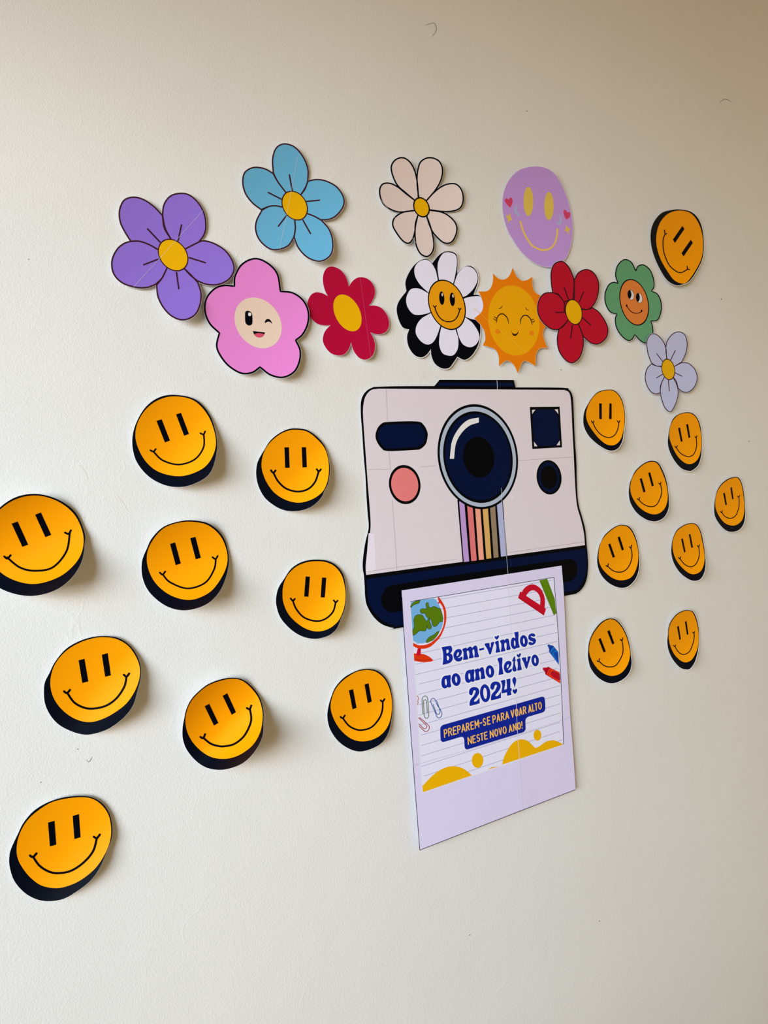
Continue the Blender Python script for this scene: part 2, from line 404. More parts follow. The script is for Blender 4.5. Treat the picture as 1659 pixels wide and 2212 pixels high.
GL = 'orange smiley cut-outs left of the camera'
GR = 'orange smiley cut-outs right of the camera'
SM = [
('G', [(1160,80),(1290,110),(1385,215),(1432,360),(1415,470),(1345,560),(1205,610),(1060,585),(965,510),(905,390),(905,280),(960,175),(1050,105)],
 [(1160,70),(1300,103),(1395,210),(1440,370),(1428,500),(1385,600),(1290,660),(1195,682),(1090,668),(985,610),(905,510),(878,390),(897,275),(960,160),(1050,90)],
 [[(1038,243),(1073,233),(1128,374),(1094,386)],[(1168,200),(1201,190),(1254,330),(1222,342)]],
 [(1018,447),(1080,505),(1185,533),(1290,500),(1350,420),(1352,330)],
 [[(998,438),(1018,447),(1033,430)],[(1330,325),(1350,333),(1361,313)]], 3.5,
 'orange smiley cut-out below the violet and pink flowers, highest of the left group', GL, ((.7,.7),.017,.004)),
('G', [(240,738),(380,775),(490,860),(548,980),(550,1090),(500,1190),(390,1280),(230,1326),(80,1295),(-30,1215),(-90,1090),(-85,960),(-20,850),(100,765)],
 [(240,728),(385,765),(500,850),(560,980),(562,1060),(540,1180),(470,1290),(360,1370),(210,1405),(60,1380),(-60,1310),(-130,1190),(-140,1050),(-90,930),(-20,835),(100,752)],
 [[(77,925),(117,911),(187,1065),(148,1079)],[(233,866),(271,851),(340,1000),(301,1015)]],
 [(48,1150),(130,1215),(230,1238),(350,1215),(440,1110),(463,985)],
 [[(28,1143),(48,1157),(70,1135)],[(432,985),(455,993),(470,970)]], 4.2,
 'orange smiley cut-out cropped by the left edge of the photo', GL, ((.45,.9),.028,.012)),
('G', [(1270,912),(1380,935),(1465,1010),(1508,1120),(1500,1220),(1440,1330),(1370,1395),(1260,1432),(1140,1405),(1040,1330),(985,1230),(975,1130),(1010,1040),(1080,960),(1170,922)],
 [(1270,903),(1385,925),(1475,1003),(1516,1120),(1510,1240),(1460,1370),(1370,1460),(1235,1500),(1110,1475),(1000,1390),(948,1290),(942,1180),(975,1090),(1010,1020),(1080,950),(1170,915)],
 [[(1128,1060),(1162,1050),(1200,1190),(1166,1201)],[(1262,1022),(1297,1013),(1333,1152),(1299,1162)]],
 [(1080,1262),(1130,1315),(1245,1355),(1360,1318),(1420,1230),(1432,1160)],
 [[(1060,1250),(1079,1263),(1096,1243)],[(1410,1148),(1430,1160),(1444,1140)]], 3.6,
 'orange smiley cut-out with curling lower edge, in the middle of the left group', GL, ((.4,.92),.024,.010)),
('H', [(705,180),(850,205),(980,300),(1090,430),(1140,580),(1152,740),(1130,900),(1060,1040),(920,1140),(740,1187),(560,1150),(400,1050),(290,900),(230,740),(225,610),(265,470),(350,345),(480,240),(600,190)],
 [(720,162),(860,188),(1000,290),(1100,420),(1152,600),(1166,750),(1140,920),(1090,1020),(1050,1110),(950,1215),(820,1280),(690,1303),(560,1295),(430,1245),(280,1130),(190,980),(152,830),(155,690),(185,590),(260,460),(345,330),(470,228),(600,170)],
 [[(538,423),(600,422),(611,705),(548,706)],[(777,421),(836,421),(848,697),(787,700)]],
 [(385,770),(450,890),(560,990),(715,1033),(860,1000),(960,900),(1010,755)],
 [[(352,740),(384,775),(415,742)],[(983,725),(1013,755),(1040,727)]], 3.9,
 'upright orange smiley cut-out just left of the instant camera body', GL, ((.75,.66),.017,.002)),
('I', [(1080,128),(1220,145),(1340,210),(1420,310),(1470,430),(1470,560),(1420,700),(1330,830),(1200,930),(1060,1000),(930,1025),(790,990),(660,900),(570,780),(530,640),(545,500),(600,380),(700,270),(830,190),(960,145)],
 [(1080,117),(1230,132),(1350,200),(1435,305),(1482,430),(1482,560),(1450,690),(1400,850),(1300,980),(1150,1090),(1000,1145),(880,1155),(750,1120),(620,1050),(530,950),(475,830),(463,700),(475,600),(520,510),(580,390),(690,258),(820,178),(950,133)],
 [[(828,373),(890,356),(931,596),(867,612)],[(1073,314),(1135,297),(1169,531),(1108,547)]],
 [(710,718),(780,815),(880,870),(985,882),(1120,850),(1230,770),(1310,650),(1333,545)],
 [[(675,700),(705,718),(737,685)],[(1305,525),(1333,545),(1361,512)]], 4.5,
 'large orange smiley cut-out at lower left, second from the bottom on that side', GL, ((.72,.7),.020,.003)),
('J', [(970,232),(1100,250),(1210,320),(1290,430),(1325,570),(1320,730),(1260,900),(1150,1070),(1000,1200),(850,1280),(680,1320),(500,1290),(370,1200),(270,1080),(210,960),(198,830),(230,680),(310,530),(430,410),(600,300),(780,250)],
 [(980,217),(1110,238),(1225,308),(1305,425),(1340,570),(1335,720),(1275,880),(1200,1060),(1080,1230),(900,1370),(750,1450),(580,1475),(430,1450),(290,1370),(170,1230),(115,1060),(113,930),(140,830),(215,670),(280,540),(400,400),(560,300),(760,235)],
 [[(573,536),(651,514),(672,800),(596,822)],[(868,456),(943,434),(962,712),(888,734)]],
 [(395,945),(470,1050),(580,1120),(690,1140),(840,1115),(990,1020),(1110,880),(1157,720)],
 [[(358,930),(392,948),(435,905)],[(1120,705),(1155,722),(1192,680)]], 4.7,
 'lowest and largest orange smiley cut-out, in the bottom left corner', GL, ((.7,.72),.013,.004)),
('K', [(740,145),(850,170),(950,250),(1040,370),(1085,510),(1090,640),(1060,790),(980,930),(860,1030),(740,1085),(620,1103),(490,1085),(370,1020),(260,910),(190,780),(168,650),(185,530),(240,410),(340,300),(450,220),(600,165)],
 [(740,132),(860,158),(965,240),(1055,360),(1100,510),(1102,660),(1090,830),(1020,980),(910,1110),(780,1190),(600,1233),(430,1210),(300,1130),(190,1000),(140,870),(135,740),(155,620),(180,510),(240,390),(340,285),(450,205),(600,150)],
 [[(398,473),(453,444),(563,673),(510,705)],[(613,349),(668,317),(773,544),(722,576)]],
 [(382,850),(470,920),(560,948),(630,952),(750,925),(860,840),(930,720),(955,620),(938,505)],
 [[(348,840),(380,855),(403,808)],[(903,495),(935,508),(955,465)]], 4.3,
 'tilted orange smiley cut-out curling off the wall with the widest shadow', GL, ((.72,.7),.040,.013)),
('L', [(505,155),(600,165),(690,210),(760,300),(795,430),(800,540),(780,660),(730,770),(640,850),(530,885),(420,870),(310,810),(210,710),(155,590),(145,480),(160,380),(205,290),(290,210),(400,165)],
 [(500,138),(610,150),(705,200),(775,290),(803,420),(806,540),(790,660),(750,760),(705,860),(620,930),(490,962),(360,940),(240,870),(130,750),(85,630),(80,530),(105,430),(165,335),(230,240),(310,180),(400,148)],
 [[(386,313),(430,317),(415,525),(370,523)],[(556,325),(600,327),(584,532),(542,531)]],
 [(252,565),(290,655),(370,740),(490,777),(590,755),(670,680),(698,580)],
 [[(230,542),(252,566),(273,547)],[(678,562),(698,583),(717,565)]], 3.6,
 'orange smiley cut-out leaning slightly right, beside the dark base of the camera', GL, ((.8,.6),.016,.002)),
('L', [(1035,1285),(1120,1305),(1200,1370),(1250,1460),(1280,1580),(1280,1720),(1250,1850),(1180,1950),(1080,2010),(960,2028),(850,1995),(750,1910),(680,1800),(645,1680),(660,1570),(705,1470),(790,1380),(900,1310),(970,1290)],
 [(1035,1275),(1130,1293),(1210,1360),(1262,1455),(1288,1590),(1287,1720),(1270,1850),(1240,1950),(1180,2040),(1080,2100),(950,2133),(830,2100),(720,2020),(640,1900),(612,1780),(620,1680),(650,1570),(695,1465),(785,1365),(900,1300),(970,1280)],
 [[(835,1497),(879,1484),(915,1678),(873,1695)],[(997,1437),(1040,1423),(1073,1614),(1032,1629)]],
 [(772,1785),(830,1860),(900,1900),(970,1910),(1070,1880),(1150,1790),(1183,1700),(1187,1610)],
 [[(748,1772),(770,1787),(793,1758)],[(1165,1600),(1186,1615),(1205,1588)]], 3.6,
 'orange smiley cut-out just left of the lined welcome sheet', GL, ((.6,.8),.008,.002)),
('C', [(1085,115),(1160,130),(1210,180),(1245,260),(1257,360),(1245,460),(1200,550),(1150,620),(1110,640),(1050,615),(1000,550),(950,460),(922,360),(925,270),(955,190),(1010,135)],
 [(1085,107),(1165,122),(1220,170),(1252,250),(1262,360),(1252,460),(1210,550),(1160,620),(1110,645),(1060,650),(1000,615),(950,540),(905,440),(882,340),(885,250),(915,180),(965,130),(1030,112)],
 [[(1108,226),(1124,247),(1055,348),(1040,324)],[(1168,325),(1184,346),(1117,445),(1102,421)]],
 [(985,283),(970,330),(975,410),(1010,500),(1060,548),(1100,560),(1148,535)],
 [[(980,255),(985,283),(997,280)],[(1143,515),(1146,535),(1160,538)]], 2.2,
 'orange smiley cut-out turned on its side above the green flower', GR, ((.5,.8),.004,.002)),
('M', [(300,95),(350,100),(395,135),(430,200),(450,290),(453,380),(440,470),(415,540),(375,580),(330,590),(280,575),(220,525),(160,450),(120,380),(107,310),(125,235),(165,165),(220,115)],
 [(300,90),(355,95),(400,130),(435,195),(455,290),(457,380),(445,470),(432,550),(395,615),(340,637),(280,622),(200,570),(130,500),(90,420),(83,350),(95,280),(125,220),(165,158),(220,108)],
 [[(225,213),(248,212),(249,354),(226,354)],[(317,213),(337,213),(337,354),(314,354)]],
 [(170,387),(195,440),(245,495),(310,520),(360,500),(390,450),(402,385)],
 [[(156,370),(168,388),(178,370)],[(388,368),(400,386),(410,368)]], 2.0,
 'upright orange smiley cut-out just right of the top of the camera', GR, ((.6,.8),.006,.001)),
('M', [(1010,298),(1060,310),(1100,350),(1125,420),(1140,510),(1140,600),(1125,680),(1090,735),(1040,758),(990,745),(930,690),(885,610),(855,520),(860,430),(890,360),(940,315)],
 [(1012,292),(1065,304),(1105,345),(1132,415),(1144,510),(1144,620),(1135,700),(1110,770),(1060,812),(1030,818),(970,800),(910,740),(860,650),(841,570),(847,490),(858,430),(885,355),(938,310)],
 [[(932,434),(950,429),(973,552),(957,558)],[(1004,402),(1022,397),(1042,519),(1026,524)]],
 [(915,608),(955,660),(1020,690),(1070,670),(1097,600),(1095,520)],
 [[(905,597),(915,610),(925,593)],[(1084,510),(1094,522),(1101,503)]], 1.9,
 'orange smiley cut-out directly below the pale blue flower', GR, ((.6,.8),.004,.001)),
('M', [(705,735),(750,755),(785,820),(820,910),(838,1000),(838,1080),(815,1150),(770,1195),(715,1208),(650,1190),(580,1140),(525,1060),(503,980),(515,900),(550,830),(610,770),(660,742)],
 [(705,727),(755,745),(795,815),(828,905),(843,990),(850,1080),(845,1160),(810,1230),(760,1262),(710,1270),(640,1250),(560,1190),(505,1100),(491,1010),(500,930),(515,890),(547,822),(608,762),(660,734)],
 [[(588,888),(607,882),(641,1003),(621,1012)],[(664,837),(683,830),(715,950),(697,958)]],
 [(580,1075),(620,1115),(685,1138),(740,1120),(780,1040),(783,980),(773,935)],
 [[(568,1068),(580,1078),(587,1057)],[(760,928),(772,938),(779,920)]], 2.0,
 'egg-shaped orange smiley cut-out level with the camera lens, second row of the right group', GR, ((.6,.8),.005,.001)),
('M', [(1445,877),(1475,890),(1500,940),(1515,1020),(1525,1110),(1525,1190),(1505,1260),(1460,1300),(1410,1308),(1350,1285),(1300,1225),(1268,1150),(1267,1070),(1285,1000),(1325,940),(1385,895)],
 [(1447,871),(1480,884),(1505,935),(1522,1020),(1530,1110),(1534,1210),(1520,1290),(1480,1345),(1420,1364),(1360,1350),(1300,1290),(1262,1220),(1256,1140),(1265,1065),(1282,995),(1322,933),(1382,888)],
 [[(1336,1019),(1351,1013),(1370,1119),(1357,1127)],[(1400,968),(1414,962),(1430,1068),(1417,1074)]],
 [(1322,1188),(1355,1228),(1405,1243),(1450,1215),(1475,1150),(1480,1090),(1476,1050)],
 [[(1312,1182),(1322,1192),(1329,1173)],[(1467,1045),(1477,1054),(1484,1037)]], 1.8,
 'narrow orange smiley cut-out farthest to the right on the wall', GR, ((.6,.8),.004,.001)),
('N', [(435,63),(480,75),(520,120),(555,200),(575,290),(575,380),(555,460),(520,520),(470,548),(400,553),(330,525),(260,460),(225,390),(220,310),(235,230),(275,160),(340,100),(395,68)],
 [(435,57),(487,69),(528,115),(562,198),(580,290),(585,390),(575,480),(545,550),(490,605),(430,622),(360,605),(290,560),(235,490),(210,410),(209,340),(225,250),(240,215),(273,152),(338,93),(393,62)],
 [[(306,233),(325,223),(367,343),(347,353)],[(390,170),(410,160),(447,278),(428,289)]],
 [(300,427),(350,468),(410,481),(465,460),(505,400),(520,330),(510,260)],
 [[(287,421),(300,430),(308,405)],[(497,253),(509,265),(516,239)]], 2.1,
 'orange smiley cut-out just right of the dark base of the camera', GR, ((.6,.8),.006,.001)),
('N', [(1065,47),(1100,65),(1130,120),(1150,210),(1168,310),(1168,390),(1145,460),(1100,495),(1050,498),(1000,470),(940,410),(900,340),(882,260),(890,180),(925,110),(985,65),(1030,50)],
 [(1067,42),(1105,60),(1137,118),(1158,210),(1173,310),(1179,410),(1165,490),(1130,545),(1075,558),(1020,540),(950,485),(895,400),(872,310),(875,240),(887,175),(922,104),(983,59),(1030,44)],
 [[(959,183),(975,178),(1000,299),(986,305)],[(1028,143),(1043,138),(1066,259),(1051,264)]],
 [(947,357),(990,410),(1045,433),(1090,410),(1118,350),(1122,300),(1117,252)],
 [[(936,349),(947,362),(955,343)],[(1105,242),(1116,256),(1124,235)]], 1.9,
 'orange smiley cut-out at far right, directly above the narrow bottom one', GR, ((.6,.8),.006,.001)),
('N', [(335,902),(380,920),(430,980),(470,1060),(495,1150),(503,1220),(485,1300),(440,1370),(380,1405),(310,1408),(235,1370),(175,1300),(138,1210),(140,1120),(175,1030),(235,950),(290,910)],
 [(335,895),(385,912),(437,975),(477,1057),(502,1150),(510,1230),(516,1300),(495,1380),(440,1440),(360,1475),(290,1468),(210,1420),(150,1340),(127,1250),(127,1190),(135,1110),(170,1022),(230,942),(288,903)],
 [[(218,1082),(238,1070),(285,1191),(265,1201)],[(297,1011),(318,999),(362,1118),(343,1130)]],
 [(222,1278),(270,1318),(320,1330),(375,1315),(425,1240),(440,1170),(428,1090)],
 [[(206,1275),(220,1282),(229,1257)],[(415,1083),(428,1096),(436,1071)]], 2.1,
 'lowest orange smiley cut-out right of the lined welcome sheet, strongly tilted', GR, ((.6,.8),.008,.003)),
('N', [(1020,827),(1060,840),(1090,900),(1110,980),(1117,1060),(1110,1150),(1085,1220),(1050,1270),(1000,1290),(950,1270),(900,1220),(865,1150),(847,1070),(850,990),(870,930),(920,865),(980,832)],
 [(1020,821),(1066,835),(1097,895),(1116,980),(1120,1060),(1115,1150),(1105,1210),(1080,1290),(1040,1345),(1005,1353),(950,1335),(890,1270),(850,1190),(836,1110),(842,1030),(846,980),(867,922),(918,858),(978,826)],
 [[(923,969),(939,962),(957,1082),(944,1089)],[(993,925),(1008,918),(1025,1038),(1011,1043)]],
 [(902,1145),(940,1200),(985,1218),(1035,1190),(1065,1120),(1077,1060),(1074,1025)],
 [[(892,1138),(903,1148),(910,1132)],[(1063,1020),(1074,1028),(1081,1014)]], 1.9,
 'narrow orange smiley cut-out in the bottom right of the group', GR, ((.6,.8),.006,.002)),
]
for s in SM: smiley(*s)

# ------------------------------------------------------------------ petal flowers
def flower(reg, name, label, petals, veins, centre, inner, lw, col, ink, lift, scratch=None, gold=GOLD, outer_off=0.6):
    (ex, ey), (rx, _), (_, ry) = centre[0], centre[1], centre[2]
    def rooted(p):
        # petals run on beneath the round centre
        near = [math.hypot((q[0] - ex) / rx, (q[1] - ey) / ry) < 1.22 for q in p]; n = len(p)
        if not any(near) or all(near): return p
        st = next(i for i in range(n) if near[i] and not near[i - 1])
        run = [i % n for i in range(st, st + n)]; k = next((j for j, i in enumerate(run) if not near[i]), n)
        a, b = p[run[0]], p[run[k - 1]]
        rest = [p[i] for i in run[k:]]
        return rest + [a, (ex, ey, 1)] + ([b] if k > 1 else [])
    P = [smooth(mp(reg, rooted(p)), step=3.5) for p in petals]
    ce = ell(reg, *centre); ci = ell(reg, *inner)
    c = tuple(np.mean(ce, 0))
    T = Thing(name, label, 'flower', c, lift, 'paper flower cut-outs')
    T.fill('paper', [offset(p, lw / 2 + outer_off) for p in P] + [ce], PAPER, 0, grid=9, depth=0.0005)
    for i, p in enumerate(P):
        po = T.fill('petal', [p], col, 1.5, grid=9)
        T.stroke('petal_outline', [p], lw, ink, 2.4 + 0.07 * i, closed=True, parent=po)
        if i < len(veins) and veins[i]:
            a, b = mp(reg, veins[i]); k = 6
            T.stroke('petal_vein', [[(a[0] + (b[0] - a[0]) * t / k, a[1] + (b[1] - a[1]) * t / k) for t in range(k + 1)]], lw, ink, 2.9, parent=po)
    mid = np.mean(ce, 0)
    T.fill('petal_base', [[tuple(mid + (np.array(q) - mid) * 1.22) for q in ce]], col, 1.0, grid=9)
    T.fill('centre_outline', [ce], ink, 3.6, grid=9)
    T.fill('centre', [ci], gold, 4.6, grid=9)
    if scratch:
        a, b = mp(reg, scratch); k = 40
        T.stroke('sheet_seam', [[(a[0] + (b[0] - a[0]) * t / k, a[1] + (b[1] - a[1]) * t / k) for t in range(k + 1)]], 0.4, PAPER, 5.6)
    return T

flower('A', 'violet_flower', 'violet five-petal paper flower with yellow centre, leftmost of the flowers',
 [[(440,668,1),(400,600),(388,520,1),(330,460),(260,415),(195,403),(140,425),(113,490),(118,560),(145,620),(185,685,1),(240,685),(300,705),(358,737,1),(375,700),(405,675)],
  [(388,520,1),(398,450),(440,395),(510,378),(570,395),(625,450),(658,520),(665,600),(650,650),(620,690,1),(545,728,1),(520,690),(480,670),(440,668,1),(405,600)],
  [(545,728,1),(600,700),(650,682),(720,700),(790,745),(835,810),(845,870),(810,930),(740,962),(670,960),(615,940,1),(570,905),(530,862,1),(552,820),(557,770)],
  [(530,862,1),(575,905),(615,950,1),(635,1020),(625,1100),(590,1160),(520,1188),(450,1165),(395,1110),(360,1040),(350,965,1),(385,920),(413,865,1),(450,878),(490,877)],
  [(413,865,1),(385,920),(345,960,1),(290,980),(220,980),(130,950),(75,890),(65,810),(95,740),(140,700),(185,685,1),(240,685),(300,705),(357,737,1),(355,790),(375,840)]],
 [[(293,606),(372,690)],[(510,580),(488,680)],[(662,822),(560,790)],[(492,988),(478,885)],[(268,835),(360,800)]],
 ((456,773),(97,12),(-14,-104)), ((456,773),(90,11),(-13,-96)), 3.2, mat('violet_print', (143,112,212)), MAROON,
 Lift((374,551),130,(.2,1),.012,.002,.0014,.003), [(648,488),(205,975)])
flower('A', 'blue_flower', 'sky blue five-petal paper flower with yellow centre, highest in the top row',
 [[(1180,375,1),(1130,310),(1098,250,1),(1093,160),(1115,90),(1165,62),(1230,80),(1285,140),(1318,220),(1318,300,1),(1300,350),(1275,385,1),(1230,365)],
  [(1180,375,1),(1130,310),(1095,250,1),(1040,220),(970,213),(915,245),(902,310),(920,380),(965,440),(1020,482,1),(1070,462),(1110,458),(1152,465,1),(1155,420)],
  [(1275,385,1),(1300,345),(1320,300,1),(1370,290),(1430,298),(1500,335),(1545,400),(1545,460),(1500,520),(1450,545),(1400,548,1),(1360,525),(1315,508,1),(1315,440)],
  [(1315,508,1),(1360,525),(1405,550,1),(1455,610),(1478,690),(1465,770),(1400,812),(1320,790),(1260,730),(1230,660,1),(1238,600),(1235,553,1),(1280,545)],
  [(1235,553,1),(1238,610),(1228,660,1),(1195,710),(1140,735),(1080,735),(1020,690),(988,630),(988,560),(1025,485,1),(1070,462),(1110,458),(1152,465,1),(1175,520)]],
 [[(1200,260),(1218,358)],[(1065,373),(1148,415)],[(1392,422),(1310,430)],[(1335,635),(1287,550)],[(1130,588),(1182,520)]],
 ((1234,457),(84,10),(-12,-95)), ((1234,457),(77,9),(-11,-88)), 3.0, mat('blue_print', (105,182,222)), MAROON,
 Lift((636,444),115,(.5,1),.008,.001,.0014,.004), [(1258,125),(1140,735)])
flower('B', 'beige_daisy', 'cream seven-petal paper daisy with black outline and small gold centre',
 [[(410,350,1),(405,270),(395,200),(375,140),(340,90),(295,68),(245,85),(217,130),(225,190),(260,265),(320,320),(382,372,1)],
  [(412,350,1),(403,270),(402,190),(420,110),(460,75),(510,70),(560,95),(583,150),(575,220),(540,290),(500,340),(472,372,1)],
  [(472,372,1),(520,320),(570,280),(620,258),(680,258),(720,300),(732,360),(720,415),(680,445),(600,455),(492,442,1)],
  [(495,445,1),(580,460),(640,495),(680,545),(685,600),(660,660),(625,682),(580,670),(520,610),(490,550),(470,488,1)],
  [(405,488,1),(388,570),(388,650),(400,710),(430,760),(475,776),(510,745),(522,690),(510,610),(490,540),(470,488,1)],
  [(385,447,1),(300,460),(240,500),(227,550),(250,600),(295,660),(335,682),(365,660),(385,600),(390,540),(405,488,1)],
  [(382,372,1),(320,325),(265,280),(210,253),(160,255),(135,290),(138,350),(165,405),(215,440),(280,458),(380,447,1)]],
 [], ((433,424),(60,7),(-7,-73)), ((433,424),(51,6),(-6,-63)), 3.0, mat('cream_print', (230,214,210)), BLACK,
 Lift((911,448),95,(-.5,1),.005,.004,.0014,.004), [(140,370),(470,770)])
flower('C', 'red_flower', 'red five-petal paper flower with yellow centre overlapping the orange sun',
 [[(325,750,1),(333,680),(330,600,1),(300,530),(265,490),(235,480),(190,500),(168,560),(170,640),(180,705,1),(222,718),(258,770,1)],
  [(325,752,1),(330,680),(335,610,1),(365,560),(420,538),(470,560),(505,620),(507,690),(490,760),(462,805,1),(430,825),(392,820,1),(380,780),(355,757)],
  [(392,825,1),(430,825),(465,812,1),(510,845),(555,910),(575,970),(560,1030),(510,1070),(455,1065),(400,1020,1),(378,965),(362,928,1),(385,890)],
  [(362,928,1),(380,970),(398,1030),(395,1100),(370,1170),(320,1207),(270,1185),(225,1120),(212,1040),(222,970,1),(260,935),(285,905,1),(315,935)],
  [(285,905,1),(255,945),(215,970,1),(160,960),(100,905),(72,840),(80,760),(120,710),(180,703,1),(225,725),(265,780,1),(268,850)]],
 [[(262,668),(292,752)],[(400,700),(370,770)],[(452,937),(395,885)],[(308,1028),(320,938)],[(200,846),(265,845)]],
 ((330,843),(62,7),(-8,-92)), ((330,843),(56,6),(-7,-85)), 2.3, mat('red_print', (188,0,42)), mat('dark_red_print', (50,4,22)),
 Lift((1239,674),95,(.3,1),.003,.001,.0075,.002), None)
flower('C', 'pale_blue_flower', 'pale blue five-petal paper flower with yellow centre below the green flower',
 [[(995,1178,1),(990,1100),(965,1045),(920,1003),(880,1005),(855,1050),(860,1130),(885,1205,1),(920,1228),(962,1230,1),(975,1195)],
  [(997,1178,1),(990,1110),(1000,1050),(1040,1000),(1085,985),(1125,1005),(1142,1060),(1135,1130),(1105,1200,1),(1055,1230,1),(1035,1190)],
  [(1055,1230,1),(1105,1205,1),(1150,1210),(1195,1250),(1215,1310),(1200,1370),(1160,1412),(1115,1415),(1078,1390,1),(1065,1340),(1045,1312,1)],
  [(1045,1318,1),(1070,1370),(1078,1430),(1060,1500),(1025,1557),(985,1530),(958,1460),(950,1400),(960,1350),(975,1318,1),(1008,1330)],
  [(958,1235,1),(920,1228),(885,1215,1),(855,1250),(842,1310),(855,1370),(885,1415),(920,1430),(950,1420,1),(952,1370),(975,1318,1),(960,1280)]],
 [[(925,1142),(968,1198)],[(1057,1120),(1025,1185)],[(1105,1303),(1057,1278)],[(1015,1410),(1008,1332)],[(923,1315),(965,1290)]],
 ((1007,1254),(49,6),(-5,-77)), ((1007,1254),(44,5),(-5,-70)), 1.7, mat('pale_blue_print', (194,200,238)), MAROON,
 Lift((1443,798),75,(.3,1),.002,.001,.0065,.002), None)

# ------------------------------------------------------------------ pink winking flower
L = Lift((557,686), 120, (.6,1), .006, .001, .0042, .003)
T = Thing('pink_winking_flower', 'pink rounded paper flower with a winking cream face', 'flower', (557,697), L, 'paper flower cut-outs')
o_ = smooth(mp('A', [(848,972,1),(852,910),(890,840),(950,802),(1010,800),(1080,840),(1125,900),(1143,1005,1),(1220,1015),(1285,1060),(1320,1130),(1318,1210),(1285,1280),(1240,1318,1),(1268,1380),(1265,1450),(1230,1520),(1160,1555),(1080,1540),(1012,1490,1),(960,1525),(890,1528),(810,1480),(755,1410),(735,1350),(752,1272,1),(690,1210),(660,1130),(670,1050),(720,990),(780,968)]), step=3.5)
T.fill('paper', [offset(o_, 2.4)], PAPER, 0, grid=9, depth=0.0005)
T.fill('petal_shape', [o_], mat('pink_print', (232,136,212)), 1.2, grid=9)
T.stroke('outline', [o_], 3.6, BLACK, 2.4, closed=True)
fo = T.fill('face', [ell('A', (1000,1207), (150,15), (-17,-162))], mat('cream_face_print', (232,206,186)), 2.4, grid=9)
eo = T.fill('eye', [smooth(mp('Q3', [(435,870),(450,805),(505,788),(570,815),(605,880),(612,1060),(590,1120),(535,1142),(480,1120),(440,1050)]), step=2)], BLACK, 3.5, parent=fo)
T.fill('winking_eye', [smooth(mp('Q3', [(907,1090,1),(912,1035),(945,995),(985,983),(1035,1005),(1070,1060),(1082,1115,1),(1045,1065),(985,1050),(935,1070)]), step=2)], BLACK, 3.5, parent=fo)
T.fill('mouth', [smooth(mp('Q3', [(618,1272,1),(910,1305,1),(895,1360),(850,1410),(780,1430),(710,1410),(655,1360)]), step=2)], BLACK, 3.5, parent=fo)
T.fill('tongue', [smooth(mp('Q3', [(660,1350),(720,1328),(800,1325),(900,1345,1),(850,1410),(780,1430),(710,1410)]), step=2)], mat('tongue_print', (212,78,104)), 4.6, parent=fo)
T.fill('eye_highlight', [ell('Q3', (545,873), (38,45))], PAPER, 4.6, parent=fo)

# ------------------------------------------------------------------ magenta flower
L = Lift((750,676), 105, (.4,1), .006, .001, .0014, .003)
T = Thing('magenta_flower', 'crimson six-petal paper flower without outline, yellow oval centre', 'flower', (750,676), L, 'paper flower cut-outs')
o_ = smooth(mp('Q8', [(400,660,1),(345,550),(312,400),(320,270),(370,170),(450,130),(540,145),(630,195),(710,290),(755,400),(775,490,1),(840,395),(920,335),(1000,320),(1100,345),(1190,420),(1240,530),(1240,640),(1190,760),(1137,830,1),(1250,830),(1360,875),(1450,980),(1495,1100),(1490,1220),(1430,1310),(1320,1345),(1230,1335),(1160,1310,1),(1220,1420),(1247,1550),(1225,1680),(1160,1765),(1060,1800),(960,1765),(880,1670),(835,1570),(815,1490,1),(780,1600),(710,1690),(640,1722),(560,1722),(450,1680),(360,1580),(310,1460),(330,1330),(380,1250),(450,1180,1),(350,1185),(220,1160),(110,1070),(45,960),(28,830),(60,700),(120,620),(200,590),(300,610)]), step=3.5)
T.fill('paper', [offset(o_, .5)], PAPER, 0, grid=9, depth=0.0005)
T.fill('petal_shape', [o_], mat('crimson_print', (182,0,56)), 1.2, grid=9)
T.fill('centre', [ell('Q8', (751,962), (248,57), (-50,-325))], GOLD, 2.4, grid=9)
a, b = mp('Q8', [(980,325),(1170,1755)])
T.stroke('sheet_seam', [[(a[0]+(b[0]-a[0])*t/60, a[1]+(b[1]-a[1])*t/60), (a[0]+(b[0]-a[0])*(t+.6)/60, a[1]+(b[1]-a[1])*(t+.6)/60)] for t in range(60)], 0.7, mat('seam_pink', (205,90,140)), 3.6, cap='none')

# ------------------------------------------------------------------ smiling daisy
L = Lift((955,672), 120, (0,1), .003, .001, .0014, .001)
T = Thing('smiling_daisy', 'white eight-petal daisy cut-out with smiling gold face and thick black side', 'flower', (965,658), L, 'paper flower cut-outs')
o_ = smooth(mp('B', [(510,825,1),(555,770),(600,742),(650,742),(685,765),(692,820),(688,900,1),(720,865),(765,842),(810,860),(838,910),(835,970),(805,1050,1),(845,1055),(870,1090),(878,1140),(870,1190),(850,1230),(855,1280),(852,1350),(835,1420),(790,1490),(740,1517),(690,1495,1),(660,1540),(630,1575),(580,1578),(530,1545),(505,1490),(500,1440,1),(470,1480),(430,1500),(380,1480),(340,1420),(330,1350),(345,1300,1),(300,1285),(270,1230),(255,1160),(270,1100),(325,1025,1),(318,960),(345,890),(390,830),(440,798),(480,798)]), step=3.5)
T.fill('paper', [offset(o_, 1.8)], PAPER, 0, grid=9, depth=0.0005)
T.fill('shade_side', [o_], BLACK, 1.1, grid=9)
WP = mat('daisy_white_print', (234, 232, 254))
